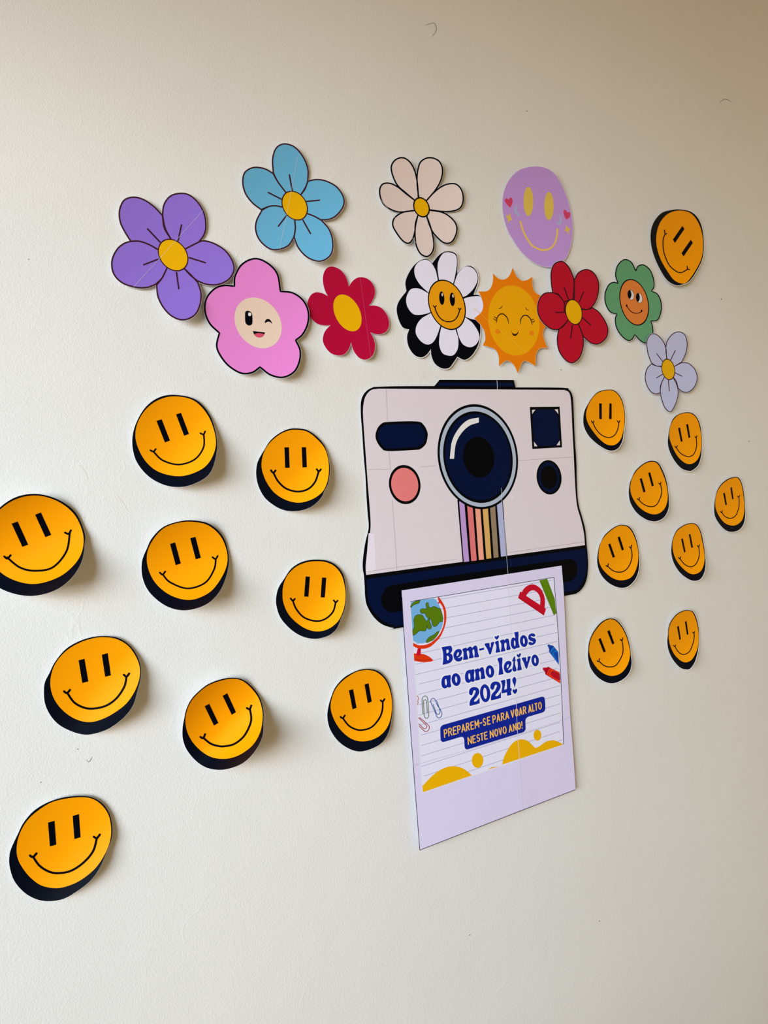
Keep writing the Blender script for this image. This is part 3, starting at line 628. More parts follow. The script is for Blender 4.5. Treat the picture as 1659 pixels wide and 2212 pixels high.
for p in [[(555,940,1),(545,860),(555,800),(590,750),(640,745),(680,765),(690,810),(685,870),(670,948,1)],
  [(672,948,1),(690,900),(730,855),(770,845),(815,870),(838,920),(830,970),(800,1020),(760,1058,1)],
  [(750,1070,1),(800,1060),(850,1060),(872,1090),(876,1140),(865,1190),(848,1232),(800,1230),(755,1215,1)],
  [(755,1215,1),(800,1250),(840,1310),(850,1360),(825,1410),(780,1430),(730,1410),(700,1360),(683,1300,1)],
  [(683,1310,1),(700,1370),(695,1440),(665,1485),(625,1490),(580,1470),(557,1410),(560,1340),(568,1300,1)],
  [(565,1295,1),(540,1360),(510,1400),(470,1410),(425,1385),(390,1330),(395,1270),(430,1220),(485,1187,1)],
  [(480,1187,1),(420,1198),(370,1190),(330,1140),(320,1080),(340,1025),(370,1003),(420,1005),(475,1033,1)],
  [(475,1033,1),(420,980),(385,920),(380,860),(410,815),(460,797),(500,815),(535,870),(553,945,1)]]:
    pp = smooth(mp('B', p + [(615, 1123, 1)]), step=3.5)
    T.fill('petal', [offset(pp, -0.9)], WP, 2.2, grid=9)
cpx = mp('B', [(615,1123)])[0]
T.fill('face_outline', [ell('B', (615,1123), (135,20), (-18,-180))], BLACK, 3.4, grid=9)
fo = T.fill('face', [ell('B', (615,1123), (127,19), (-17,-171))], mat('daisy_gold_print', (238,160,10)), 4.4, grid=9)
for c, h in (((693,817),(707,720)), ((983,850),(1002,757))):
    T.fill('eye', [ell('Q5', c, (72,6), (-8,-187))], BLACK, 5.4, parent=fo)
    T.fill('eye_highlight', [ell('Q5', h, (20,2), (-2,-48))], mat('peach_white_print', (240,215,200)), 6.4, parent=fo)
T.stroke('mouth', [smooth(mp('Q5', [(503,1070),(540,1190),(620,1330),(730,1430),(880,1467),(1030,1430),(1130,1310),(1185,1150)]), False, 2.5),
   smooth(mp('Q5', [(465,1025),(500,1065),(538,1028)]), False, 1), smooth(mp('Q5', [(1155,1098),(1188,1140),(1218,1103)]), False, 1)], 2.3, BLACK, 5.4, parent=fo)

# ------------------------------------------------------------------ sun
L = Lift((1110,690), 100, (0,1), .003, .001, .0048, .001)
T = Thing('sun_cutout', 'orange paper sun with spiky rays and closed smiling eyes', 'sun', (1110,690), L)
o_ = smooth(mp('B', [(1087,857,1),(1112,915),(1150,948),(1190,945),(1228,922,1),(1228,980),(1245,1030),(1290,1058),(1340,1062,1),(1312,1110),(1310,1170),(1350,1250,1),(1310,1300),(1307,1350),(1334,1433,1),(1285,1435),(1255,1475),(1250,1563,1),(1205,1535),(1160,1530),(1123,1613,1),(1095,1555),(1045,1523),(988,1562,1),(985,1490),(955,1440),(872,1413,1),(890,1370),(882,1310),(855,1265),(812,1220,1),(862,1175),(875,1130),(865,1080),(842,1027,1),(900,1025),(930,1000),(945,950),(945,898,1),(985,935),(1030,940),(1065,910)]), step=3.5)
T.fill('paper', [offset(o_, .5)], PAPER, 0, grid=9, depth=0.0005)
T.fill('rays', [o_], mat('sun_orange_print', (235,128,0)), 1.2, grid=9)
fo = T.fill('face', [ell('B', (1095,1236), (184,14), (-8,-251))], mat('sun_yellow_print', (238,168,0)), 2.3, grid=9)
BR = mat('sun_brown_print', (42,14,12))
T.stroke('closed_eye', [smooth(mp('Q4', [(338,805),(345,720),(380,640),(455,600),(530,635),(590,720),(612,825)]), False, 2)], 2.4, BR, 3.4, taper=.7, parent=fo)
T.stroke('closed_eye', [smooth(mp('Q4', [(869,835),(880,730),(930,650),(995,632),(1060,668),(1112,745),(1137,845)]), False, 2)], 2.4, BR, 3.4, taper=.7, parent=fo)
for e in ([[(350,692),(315,690),(285,658)],[(340,742),(305,738),(268,705)]], [[(1112,728),(1150,732),(1172,714)],[(1128,782),(1165,780),(1192,752)]]):
    T.stroke('eyelashes', [smooth(mp('Q4', p), False, 1) for p in e], 1.6, BR, 3.4, taper=.4, parent=fo)
T.stroke('eyebrow', [smooth(mp('Q4', [(385,482),(430,473),(470,418)]), False, 1)], 1.4, BR, 3.4, taper=.7, parent=fo)
T.stroke('eyebrow', [smooth(mp('Q4', [(983,453),(1015,505),(1063,523)]), False, 1)], 1.4, BR, 3.4, taper=.7, parent=fo)
T.fill('mouth', [smooth(mp('Q4', [(658,950,1),(690,1025),(750,1052),(800,1030),(833,965,1),(815,1050),(755,1098),(695,1065)]), step=2)], BR, 3.4, parent=fo)
for c in ((368,995), (1125,1032)):
    T.fill('cheek', [ell('Q4', c, (58,58))], mat('cheek_print', (236,134,16)), 3.4, parent=fo)
a, b = mp('Q4', [(-190,460),(1010,1470)])
T.stroke('sheet_seam', [[(a[0]+(b[0]-a[0])*t/40, a[1]+(b[1]-a[1])*t/40) for t in range(41)]], 0.6, mat('seam_yellow', (245,195,60)), 4.4)

# ------------------------------------------------------------------ lilac egg face
L = Lift((1162,468), 100, (0,1), .001, .006, .0014, .002)
T = Thing('lilac_face_cutout', 'lilac oval face cut-out with yellow eyes, hearts, moons and stars on cheeks', 'face', (1162,468), L)
o_ = smooth(mp('B', [(1265,132),(1340,150),(1400,200),(1450,290),(1490,400),(1515,530),(1512,650),(1490,740),(1450,810),(1390,845),(1320,850),(1240,820),(1160,755),(1090,660),(1040,560),(1015,440),(1020,330),(1060,230),(1130,160),(1200,137)]), step=3.5)
T.fill('paper', [offset(o_, .8)], PAPER, 0, grid=9, depth=0.0005)
T.fill('face', [o_], mat('lilac_print', (196,154,228)), 1.2, grid=9)
YL = mat('soft_yellow_print', (226,198,92))
T.fill('eye', [ell('Q7', (600,440), (102,307))], YL, 2.4, grid=9)
T.fill('eye', [ell('Q7', (1032,537), (99,297))], YL, 2.4, grid=9)
T.stroke('mouth', [smooth(mp('Q7', [(432,850),(460,980),(540,1170),(660,1350),(800,1440),(920,1465),(1060,1430),(1160,1310),(1205,1130),(1207,1010)]), False, 3)], 3.8, mat('honey_print', (238,200,105)), 2.4, cap='none')
HP = mat('heart_print', (214,66,110)); MP = mat('moon_print', (172,184,220))
for p in ([(100,430),(110,390),(150,378),(185,402,1),(215,362),(255,372),(268,430),(250,510),(215,572,1),(150,510)],
          [(1340,660),(1355,622),(1395,625),(1414,672,1),(1450,662),(1482,690),(1475,760),(1440,800),(1395,825,1),(1360,750)]):
    T.fill('heart', [smooth(mp('Q7', p), step=2)], HP, 2.4)
for p in ([(385,518,1),(330,535),(302,600),(320,690),(370,745),(420,745),(447,715,1),(400,700),(360,650),(350,580)],
          [(1245,712,1),(1285,750),(1308,830),(1290,910),(1245,928),(1200,905),(1170,860,1),(1220,880),(1260,850),(1265,790)]):
    T.fill('moon', [smooth(mp('Q7', p), step=2)], MP, 2.4)
for tips in ([(220,682),(268,835),(172,895),(118,735)], [(1390,930),(1483,1018),(1450,1140),(1357,1055)]):
    cx = sum(t[0] for t in tips) / 4; cy = sum(t[1] for t in tips) / 4; pts = []
    for i in range(4):
        a, b = tips[i], tips[(i + 1) % 4]; mx, my = (a[0] + b[0]) / 2, (a[1] + b[1]) / 2
        pts += [a, (mx + (cx - mx) * .36, my + (cy - my) * .36)]
    T.fill('star', [mp('Q7', pts)], YL, 2.4)
for p in ([(160,1125),(300,1130),(480,1172)], [(600,1195),(760,1225),(940,1260)]):
    T.stroke('paper_crease', [smooth(mp('Q7', p), False, 3)], 0.7, mat('lilac_crease', (200,165,220)), 2.4, taper=.6)

# ------------------------------------------------------------------ green flower
L = Lift((1370,650), 75, (0,1), .002, .001, .0014, .002)
T = Thing('green_smiling_flower', 'green six-petal paper flower with orange face looking sideways', 'flower', (1370,650), L, 'paper flower cut-outs')
o_ = smooth(mp('C', [(775,550,1),(790,515),(830,505),(875,540),(900,600),(905,660),(887,692,1),(930,715),(955,770),(955,840),(930,900),(883,908,1),(895,950),(897,1000),(890,1040),(850,1065),(810,1050),(767,1005,1),(745,1040),(715,1045),(670,1010),(635,950),(628,890),(640,858,1),(590,840),(558,780),(555,710),(580,650),(615,630),(648,638,1),(630,580),(640,520),(670,480),(705,467),(745,490)]), step=3)
T.fill('paper', [offset(o_, 2.0)], PAPER, 0, grid=9, depth=0.0005)
T.fill('petal_shape', [o_], mat('green_print', (98,162,118)), 1.2, grid=9)
T.stroke('outline', [o_], 2.2, BLACK, 2.3, closed=True)
T.fill('face_outline', [ell('C', (763,773), (106,20), (-14,-166))], BLACK, 2.4, grid=9)
fo = T.fill('face', [ell('C', (763,773), (99,19), (-13,-158))], mat('terracotta_print', (226,130,58)), 3.4, grid=9)
for dx, dy in ((0, 0), (332, 123)):
    eo = T.fill('eye', [ell('Q6', (605+dx,683+dy), (126,20), (-14,-196))], mat('eye_white_print', (232,225,228)), 4.4, parent=fo)
    T.stroke('eye_outline', [ell('Q6', (605+dx,683+dy), (128,20), (-14,-198))], .6, BLACK, 5.6, closed=True, parent=fo)
    T.fill('pupil', [smooth(mp('Q6', [(575+dx,485+dy),(610+dx,560+dy),(628+dx,650+dy),(615+dx,750+dy),(560+dx,835+dy),(500+dx,760+dy),(475+dx,670+dy),(490+dx,560+dy),(530+dx,500+dy)]), step=2)], BLACK, 5.4, parent=fo)
T.stroke('mouth', [smooth(mp('Q6', [(435,1110),(500,1220),(620,1350),(750,1405),(850,1412),(950,1390),(1030,1340)]), False, 2)], 1.6, BLACK, 4.4, parent=fo)
for c in ((437,1110), (1030,1320)):
    T.fill('mouth_corner', [ell('Q6', c, (33,52))], BLACK, 4.9, parent=fo)

# ------------------------------------------------------------------ instant camera
L = Lift((1020,1080), 260, (0,1), .001, .001, .0014, .0015)
T = Thing('camera_cutout', 'big white and navy instant camera paper cut-out with rainbow stripe', 'camera', (1020,1080), L)
NAVY = mat('navy_print', (0,16,54), 1.0, .5, .06); BODY = mat('body_print', (226,216,224)); BK = mat('camera_black_print', (2,4,9), 1.0, .5, .05)
o_ = smooth(mp('D', [(60,215),(75,165),(105,130),(145,110,1),(300,105),(548,104,1),(582,63,1),(1075,64,1),(1086,113,1),(1400,115),(1440,128),(1462,160),(1470,220),(1475,330),(1480,450),(1490,600),(1495,780),(1505,890),(1530,980),(1550,1060),(1558,1150),(1565,1220),(1568,1300),(1560,1380),(1535,1440),(1490,1480),(1410,1498),(340,1705),(280,1710),(200,1685),(140,1630),(100,1560),(88,1500),(85,1430),(80,1360,1),(72,1310),(75,1240),(90,1140),(105,1080),(112,1030),(105,950),(98,850),(90,700),(78,560),(68,400),(60,300)]), step=5)
T.fill('paper', [offset(o_, .4)], PAPER, 0, grid=16, depth=0.0005)
T.fill('outline', [o_], BK, 1.2, grid=16)
bo = T.fill('body', [smooth(mp('D', [(80,210),(95,165),(130,130),(180,122,1),(1410,130,1),(1440,145),(1452,185),(1458,260),(1464,400),(1473,570),(1483,780),(1495,900),(1520,990),(1540,1080),(1547,1160,1),(94,1358,1),(92,1290),(105,1180),(118,1100),(125,1020),(118,900),(105,740),(95,600),(82,420),(74,280)]), step=5)], BODY, 2.3, grid=16)
ba = T.fill('base', [smooth(mp('D', [(98,1384,1),(1552,1182,1),(1558,1260),(1555,1340),(1535,1400),(1500,1445),(1410,1475),(340,1690),(285,1692),(215,1668),(160,1620),(115,1550),(103,1480)]), step=5)], NAVY, 2.3, grid=16)
T.fill('photo_slot', [smooth(mp('D', [(265,1428),(600,1372),(1000,1313),(1420,1255),(1455,1253),(1485,1272),(1497,1320),(1485,1370),(1450,1400),(1400,1408),(800,1510),(330,1598),(270,1606),(230,1595),(200,1555),(197,1505),(222,1458)]), step=5)], BK, 3.4, grid=16, parent=ba)
T.fill('top_plate', [straight(mp('D', [(564,104),(590,82),(1065,82),(1071,106)]), 8)], NAVY, 2.3)
# stripes run down from under the lens
T.fill('stripe_backing', [straight(mp('D', [(700,860),(1000,840),(1032,1238),(736,1277)]), 8)], BK, 3.4, grid=16)
for q, cl in (([(712,870),(746,870),(779,1268),(743,1272)], (190,154,214)), ([(764,880),(800,880),(829,1262),(793,1266)], (226,118,122)),
              ([(816,880),(850,880),(877,1255),(843,1258)], (242,166,140)), ([(865,880),(901,880),(926,1247),(893,1252)], (218,172,100)),
              ([(915,880),(949,870),(974,1240),(942,1245)], (148,128,104)), ([(961,870),(996,845),(1024,1232),(990,1237)], (178,184,222))):
    T.fill('colour_stripe', [straight(mp('D', q), 8)], mat('stripe_%d_%d' % cl[:2], cl), 4.5, grid=16)
lo = T.fill('lens_rim', [ell('D', (836,573), (267,17), (-12,-348))], BK, 5.6, grid=16)
T.fill('lens_ring', [ell('D', (837,574), (253,16), (-12,-332))], mat('grey_blue_print', (176,190,208)), 6.6, grid=16, parent=lo)
T.fill('lens_inner_rim', [ell('D', (837,576), (231,15), (-11,-304))], BK, 7.6, grid=16, parent=lo)
T.fill('lens_glass', [ell('D', (838,575), (218,14), (-10,-286))], NAVY, 8.6, grid=16, parent=lo)
T.fill('lens_pupil', [ell('D', (842,577), (104,6), (-3,-135))], BK, 9.6, grid=16, parent=lo)
T.fill('lens_highlight', [smooth(mp('D', [(843,313,1),(770,330),(710,385),(665,470),(650,587,1),(678,587,1),(690,490),(725,420),(780,368),(843,346,1)]), step=4)], PAPER, 9.6, parent=lo)
fo = T.fill('flash_rim', [smooth(mp('D', [(245,342),(430,339),(475,360),(500,405),(503,440),(490,490),(455,522),(420,528),(240,536),(195,515),(165,470),(157,430),(170,385),(200,352)]), step=4)], BK, 3.5, grid=16)
T.fill('flash_panel', [smooth(mp('D', [(245,360),(430,356),(465,378),(485,410),(486,440),(475,482),(440,507),(410,511),(245,519),(205,500),(180,465),(174,430),(185,392),(210,368)]), step=4)], NAVY, 4.6, grid=16, parent=fo)
fo = T.fill('shutter_rim', [ell('D', (351,758), (105,5), (-3,-130))], BK, 3.5, grid=16)
T.fill('shutter_button', [ell('D', (351,758), (90,4), (-3,-111))], mat('salmon_print', (232,128,128)), 4.6, grid=16, parent=fo)
fo = T.fill('viewfinder_frame', [straight(mp('D', [(1181,243),(1379,241),(1395,511),(1198,522)]), 8)], BK, 3.5, grid=16)
T.fill('viewfinder_glass', [straight(mp('D', [(1228,261),(1335,259),(1368,300),(1380,470),(1352,500),(1240,503),(1208,470),(1199,300)]), 8)], NAVY, 4.6, grid=16, parent=fo)
for q in ([(1195,263),(1218,261),(1197,290)], [(1345,259),(1368,258),(1371,290)], [(1208,473),(1211,505),(1232,503)], [(1380,465),(1382,497),(1358,498)]):
    T.fill('corner_mark', [mp('D', q)], BODY, 4.6, parent=fo)
fo = T.fill('sensor_rim', [ell('D', (1309,710), (83,5), (-3,-114))], BK, 3.5, grid=16)
T.fill('sensor_ring', [ell('D', (1308,710), (70,4), (-3,-100))], NAVY, 4.6, grid=16, parent=fo)
T.fill('sensor_pupil', [ell('D', (1308,710), (56,3), (-2,-77))], BK, 5.6, grid=16, parent=fo)
SE = mat('seam_grey', (150,142,148)); SW = mat('seam_white', (225,228,236))
for p in ([(228,124),(237,338)], [(246,540),(257,660)], [(268,860),(285,1090),(300,1328)], [(98,660),(250,655)], [(455,640),(560,632)], [(1105,599),(1300,585),(1475,576)],
          [(96,1336),(700,1252)], [(1040,1210),(1545,1138)]):
    T.stroke('sheet_seam', [smooth(mp('D', p), False, 8)], 0.55, SE, 3.4, cap='none')
T.fill('overlapping_sheet', [smooth(mp('D', [(112,1080,1),(150,1088,1),(160,1322,1),(98,1340,1),(102,1200)]), step=8)], mat('sheet_white', (236,228,240)), 3.0)
for p in ([(963,66),(966,118),(967,235)],):
    T.stroke('sheet_seam', [smooth(mp('D', p), False, 8)], 0.8, SW, 3.4, cap='none')
T.stroke('sheet_seam', [smooth(mp('D', [(991,780),(997,880)]), False, 8)], 0.5, SW, 10.6, cap='none')
T.stroke('sheet_seam', [smooth(mp('D', [(1010,990),(1027,1235),(1035,1330),(1036,1360)]), False, 8)], 0.6, SW, 6.2, cap='none')
T.fill('spot', [ell('D', (1064,846), (9,7))], PAPER, 3.4)

# ------------------------------------------------------------------ lined welcome sheet
def sheet_lift(P):
    P = np.asarray(P, float)
    x = (P[:, 0] - 1045) / 180.0; y = (P[:, 1] - 1520) / 300.0
    fold = 0.5 * np.exp(-((P[:, 0] - (1100 + (P[:, 1] - 1300) * 0.062)) / 26.0) ** 2)
    return 0.0062 + 0.0015 * x * x + 0.006 * np.maximum(0, y) ** 2 + 0.0009 * fold + 0.0010 * (1 + np.sin(x * 3 + y * 2.2)) * np.maximum(0, y)
T = Thing('welcome_sheet', 'pale lilac sheet with lined paper print reading Bem-vindos ao ano letivo 2024!', 'poster', (1050,1520), sheet_lift)
edge = [(867.5,1275.5,1),(1213.3,1221.8,1),(1218.2,1286),(1221.6,1363),(1225.8,1447),(1231.8,1546),(1238,1624),(1243.6,1706.5,1),(1129.3,1750.5,1),(906.3,1837.5,1),(887,1586),(881,1497),(872.7,1373)]
o_ = smooth(edge, step=7)
so = T.fill('paper', [o_], mat('lilac_paper', (222,215,246)), 0, grid=11, depth=0.0005)
DL = mat('thin_dark_line', (40,36,58))
T.stroke('edge_line', [smooth([(868.3,1290),(872.9,1373),(881.5,1497),(887.6,1586),(906.8,1836.5)], False, 8)], 1.3, DL, 1.2, cap='none')
T.stroke('edge_line', [straight([(906.5,1836.6),(1129.3,1749.6)], 8)[:-1][:len(straight([(906.5,1836.6),(1129.3,1749.6)], 8))//2 + 1]], 1.3, DL, 1.2, cap='none')
T.stroke('edge_line', [[(1129.3+(1243-1129.3)*k/14, 1749.6+(1705.8-1749.6)*k/14) for k in range(15)]], 1.3, DL, 1.2, cap='none')
pic = smooth([(886,1299.4,1),(1196.5,1247,1),(1206,1373),(1213,1496.6),(1217.5,1608.7,1),(913.3,1712.5,1),(908,1653),(898.2,1484),(890.8,1373)], step=7)
po = T.fill('lined_picture', [pic], mat('lined_paper_print', (232,231,254)), 1.3, grid=11)
VP = (3290.0, 895.0)
rules = []
for k in range(-1, 22):
    y = 1269 + 19.9 * k + 0.03 * k * k
    rules.append([(x, VP[1] + (y - VP[1]) * (VP[0] - x) / (VP[0] - 1100)) for x in range(880, 1226, 6)])
RL = mat('ruled_line_print', (140,142,182))
for r in rules:
    P = np.array(r); ok = inside(P, offset(pic, -1.0)); seg = [r[i] for i in range(len(r)) if ok[i]]
    if len(seg) > 3: T.stroke('ruled_line', [seg], 0.75, RL, 2.3, cap='none', parent=po)
T.stroke('picture_border', [smooth([(886,1299.4),(1040,1273.6),(1196.5,1247)], False, 8)], 1.1, DL, 2.9, cap='none', parent=po)
T.stroke('picture_border', [smooth([(1196.5,1247),(1206,1373),(1213,1496.6),(1217.5,1608)], False, 8)], 1.1, DL, 2.9, cap='none', parent=po)
T.stroke('picture_border', [smooth([(886,1300),(890.8,1373),(898.2,1484),(908,1653),(913.3,1712),], False, 8)], 1.3, PAPER, 2.9, cap='none', parent=po, label='white border line')
T.stroke('picture_border', [[(913.3+(1217.5-913.3)*k/30, 1712.5+(1608.7-1712.5)*k/30) for k in range(31)]], 1.3, PAPER, 2.9, cap='none', parent=po, label='white border line')

# globe
GR_ = mat('globe_green_print', (88,124,4)); OR_ = mat('globe_orange_print', (226,52,8)); DK = mat('globe_line_print', (18,66,72)); RD = mat('globe_red_print', (206,0,44))
go = T.fill('globe', [smooth(mp('P7', [(225,385,1),(300,375),(480,335,1),(860,290,1),(930,350),(1000,470),(1060,620),(1105,780),(1110,900),(1090,1040),(1040,1160),(960,1280),(850,1390),(700,1480),(560,1525),(400,1520),(280,1450,1),(268,1200),(245,900),(222,560)]), step=3)], mat('globe_blue_print', (118,180,232)), 2.9, grid=11, parent=po)
lands = [[(215,500),(300,392),(400,352),(480,342,1),(465,390),(430,430),(350,450),(290,480),(225,545)],
 [(690,400),(712,440),(715,500),(750,540),(800,530),(850,508),(920,525),(980,560),(1032,560,1),(1080,700),(1105,820),(1100,925,1),(1040,930),(1000,960),(950,1030),(880,1068),(830,1040),(805,970),(790,900),(750,850),(680,820),(640,770),(600,700),(540,710),(490,680),(480,620),(510,575),(570,570),(640,575),(650,530),(635,460),(650,415)],
 [(470,730),(550,760),(590,830),(650,915),(680,890),(700,850),(740,855),(745,930),(770,1000),(795,1070),(770,1130),(720,1140),(680,1100),(665,1030,1),(655,1130),(620,1185),(560,1190),(480,1180),(420,1220),(350,1280),(280,1320,1),(270,1170,1),(310,1080),(310,980),(300,880),(340,780),(400,740)],
 [(1015,1190,1),(950,1210),(860,1285),(740,1350),(670,1420),(645,1470),(655,1510),(720,1490),(850,1420),(940,1320)]]
for l in lands:
    lp = smooth(mp('P7', l), step=2.5)
    T.fill('continent', [lp], GR_, 3.9, parent=po)
    T.stroke('continent_outline', [lp], .8, DK, 4.6, closed=True, parent=po)
T.fill('globe_arc', [smooth(mp('P7', [(965,255,1),(1000,262),(1080,370),(1150,500),(1190,640),(1200,800),(1190,930),(1150,1090),(1100,1220),(1020,1370),(900,1500),(760,1620),(600,1675),(450,1670),(350,1640),(288,1600,1),(288,1510,1),(400,1570),(520,1582),(660,1560),(800,1490),(930,1380),(1030,1250),(1100,1100),(1135,960),(1140,820),(1130,650),(1090,510),(1020,410),(980,340)]), step=2.5)], OR_, 4.2, parent=po)
T.fill('globe_knob', [mp('P7', [(965,400),(1000,375),(1025,405),(990,440)])], RD, 4.9, parent=po)
T.fill('globe_foot', [smooth(mp('P7', [(305,1805,1),(490,1815),(620,1840),(740,1905),(840,1990,1),(800,2025),(650,2045),(480,2040),(315,2010,1)]), step=3)], OR_, 3.4, parent=po)
T.fill('globe_stem', [smooth(mp('P7', [(412,1668,1),(500,1672,1),(490,1830),(460,1865),(410,1860),(378,1830)]), step=3)], RD, 4.4, parent=po)
T.stroke('globe_foot_line', [smooth(mp('P7', [(325,1962),(450,1985),(640,1990),(790,1970)]), False, 3)], .7, mat('dark_brown_line', (70,20,24)), 4.4, parent=po)
# protractor and ruler
pr = T.fill('protractor', [smooth(mp('P8', [(300,485,1),(345,500,1),(400,410),(480,335),(570,295),(660,285),(740,310),(830,370),(900,450),(950,560),(980,680),(985,800),(975,930,1),(1015,965,1),(955,1145,1),(243,660,1)]), step=3)], mat('protractor_red_print', (200,0,40)), 3.4, parent=po,
     holes=[smooth(mp('P8', [(465,600,1),(520,520),(590,465),(650,450),(720,470),(790,530),(840,620),(858,720),(848,850,1)]), step=3)])
tk = []
for k in range(1, 26):
    x = 243 + (955 - 243) * k / 26; y = 660 + (1145 - 660) * k / 26; l = 55 if k % 5 == 0 else 32
    tk.append(mp('P8', [(x + 4, y - 6), (x + 4 + l * .3, y - 6 - l)]))
T.stroke('scale_marks', tk, .35, mat('dark_red_line', (90,0,24)), 4.4, cap='none', parent=po)
T.fill('ruler', [straight(mp('P8', [(830,175),(1045,130),(1255,690),(1297,1080),(1230,1140)]), 6)], mat('ruler_green_print', (92,134,4)), 3.4, parent=po)
tk = []
for k in range(1, 24):
    x = 830 + 400 * k / 24; y = 175 + 965 * k / 24; l = 60 if k % 4 == 0 else 34
    tk.append(mp('P8', [(x, y), (x + l, y - l * .35)]))
for k in range(1, 14):
    x = 1045 + 210 * k / 14; y = 130 + 560 * k / 14; l = 60 if k % 4 == 0 else 34
    tk.append(mp('P8', [(x, y), (x - l, y + l * .5)]))
T.stroke('scale_marks', tk, .4, mat('dark_green_line', (30,52,4)), 4.4, cap='none', parent=po)
# crayons
CB = mat('crayon_blue_print', (0,66,168)); CB2 = mat('crayon_light_blue_print', (0,108,212)); LN = mat('crayon_line', (10,24,80))
T.fill('crayon', [smooth(mp('Q1', [(558,400),(600,375),(690,412),(755,418),(860,540),(955,660,1),(975,1128,1),(640,680),(612,620),(615,560),(580,470)]), step=2.5)], CB, 3.4, parent=po, label='blue crayon print')
T.fill('crayon_wrapper', [smooth(mp('Q1', [(780,470),(830,530,1),(740,620),(690,690,1),(655,640),(700,550)]), step=2.5)], CB2, 4.3, parent=po)
T.fill('crayon_wrapper', [smooth(mp('Q1', [(855,560,1),(955,668,1),(974,1115,1),(700,735,1),(760,620)]), step=2.5)], CB2, 4.3, parent=po)
T.fill('crayon_oval', [smooth(mp('Q1', [(790,740),(800,680),(850,650),(910,680),(955,740,1),(966,1040,1),(870,900)]), step=2.5)], CB, 5.2, parent=po)
T.stroke('crayon_line', [smooth(mp('Q1', p), False, 2) for p in ([(725,440),(670,510),(630,610)], [(850,548),(760,620),(690,725)])], .8, LN, 5.2, parent=po)
CR = mat('crayon_red_print', (190,0,40)); CR2 = mat('crayon_orange_print', (240,54,22))
T.fill('crayon', [smooth(mp('Q1', [(380,1280),(420,1225),(520,1225),(580,1195),(620,1215,1),(1000,1405,1),(1026,1808,1),(500,1490),(475,1440),(460,1390)]), step=2.5)], CR, 3.4, parent=po, label='red crayon print')
T.fill('crayon_wrapper', [smooth(mp('Q1', [(645,1245,1),(1002,1420,1),(1026,1800,1),(545,1495,1),(565,1370)]), step=2.5)], CR2, 4.3, parent=po)
T.fill('crayon_oval', [smooth(mp('Q1', [(665,1450),(700,1385),(800,1375),(880,1410),(1008,1490,1),(1020,1670,1),(950,1680),(800,1600),(690,1510)]), step=2.5)], CR, 5.2, parent=po)
T.stroke('crayon_line', [smooth(mp('Q1', p), False, 2) for p in ([(590,1520),(600,1430),(640,1350),(695,1288)], [(495,1415),(510,1340),(560,1238)], [(690,1400),(760,1372),(850,1390),(1005,1485)])], .8, mat('crayon_dark_red_line', (70,0,20)), 5.2, parent=po)
# paper clips
T.stroke('paper_clip', [smooth(mp('Q2', [(560,1030),(545,850),(528,650),(528,520),(560,430),(620,390),(680,405),(720,460),(735,600),(750,800),(768,1000),(760,1110),(720,1180),(670,1190),(620,1150),(600,1060),(590,850),(575,650),(580,570),(630,525),(675,560),(695,700),(712,1000)]), False, 2)], 1.35, mat('clip_green_print', (82,112,66)), 3.4, parent=po)
T.stroke('paper_clip', [smooth(mp('Q2', [(1050,565),(1150,850),(1170,960),(1140,1030),(1090,1050),(1040,1010),(990,880),(920,690)]), False, 2),
  smooth(mp('Q2', [(1160,840),(1230,980),(1235,1070),(1190,1150),(1120,1175),(1060,1130),(980,940),(880,710),(838,600),(850,520),(900,475),(950,475),(1000,540),(1060,690),(1160,850)]), False, 2)], 1.35, mat('clip_blue_print', (24,84,150)), 3.4, parent=po)
T.stroke('paper_clip', [smooth(mp('Q2', [(400,1170),(520,1290),(640,1400),(690,1470),(680,1530),(630,1560),(570,1540),(415,1390)]), False, 2),
  smooth(mp('Q2', [(440,1165),(560,1260),(700,1390),(780,1480),(775,1580),(720,1650),(650,1665),(590,1630),(430,1480)]), False, 2)], 1.35, mat('clip_red_print', (158,34,44)), 3.4, parent=po)
T.stroke('paper_clip', [smooth(mp('Q2', [(345,388),(380,420),(390,500),(370,580),(388,620),(362,700)]), False, 2)], 1.3, mat('clip_orange_print', (196,116,66)), 3.4, parent=po)
# yellow hills and dots
YH = mat('hill_yellow_print', (240,180,0))
for h in ([(254,800,1),(330,720),(400,665),(480,632),(550,630),(620,655),(685,708,1),(257,855,1)], [(825,657,1),(860,637),(915,631,1)],
          [(948,614,1),(970,540),(1020,450),(1070,405),(1120,393),(1170,405),(1210,440),(1240,467),(1280,450),(1330,415),(1390,400),(1440,415),(1484,438,1)]):
    T.fill('yellow_hill', [smooth(mp('F', h), step=4)], YH, 3.2, grid=11, parent=po)
T.fill('yellow_dot', [ell('F', (735,577), (50,65))], YH, 3.2, parent=po)
T.fill('yellow_dot', [ell('F', (1258,357), (34,48))], YH, 3.2, parent=po)
# blue banner
T.fill('blue_banner', [smooth(mp('P5', [(130,1010),(145,950),(190,905),(240,888,1),(2700,185,1),(2732,175),(2782,190),(2807,240),(2820,460),(2812,520),(2772,570),(2722,592,1),(2382,690,1),(2332,730),(2310,790),(2315,960),(2312,1020),(2282,1065),(2240,1092,1),(850,1520,1),(800,1527),(765,1500),(752,1440),(745,1290),(730,1230),(700,1205),(650,1208,1),(230,1335,1),(190,1338),(155,1310),(140,1260)]), step=4)], mat('banner_blue_print', (0,32,150)), 3.4, grid=11, parent=po)
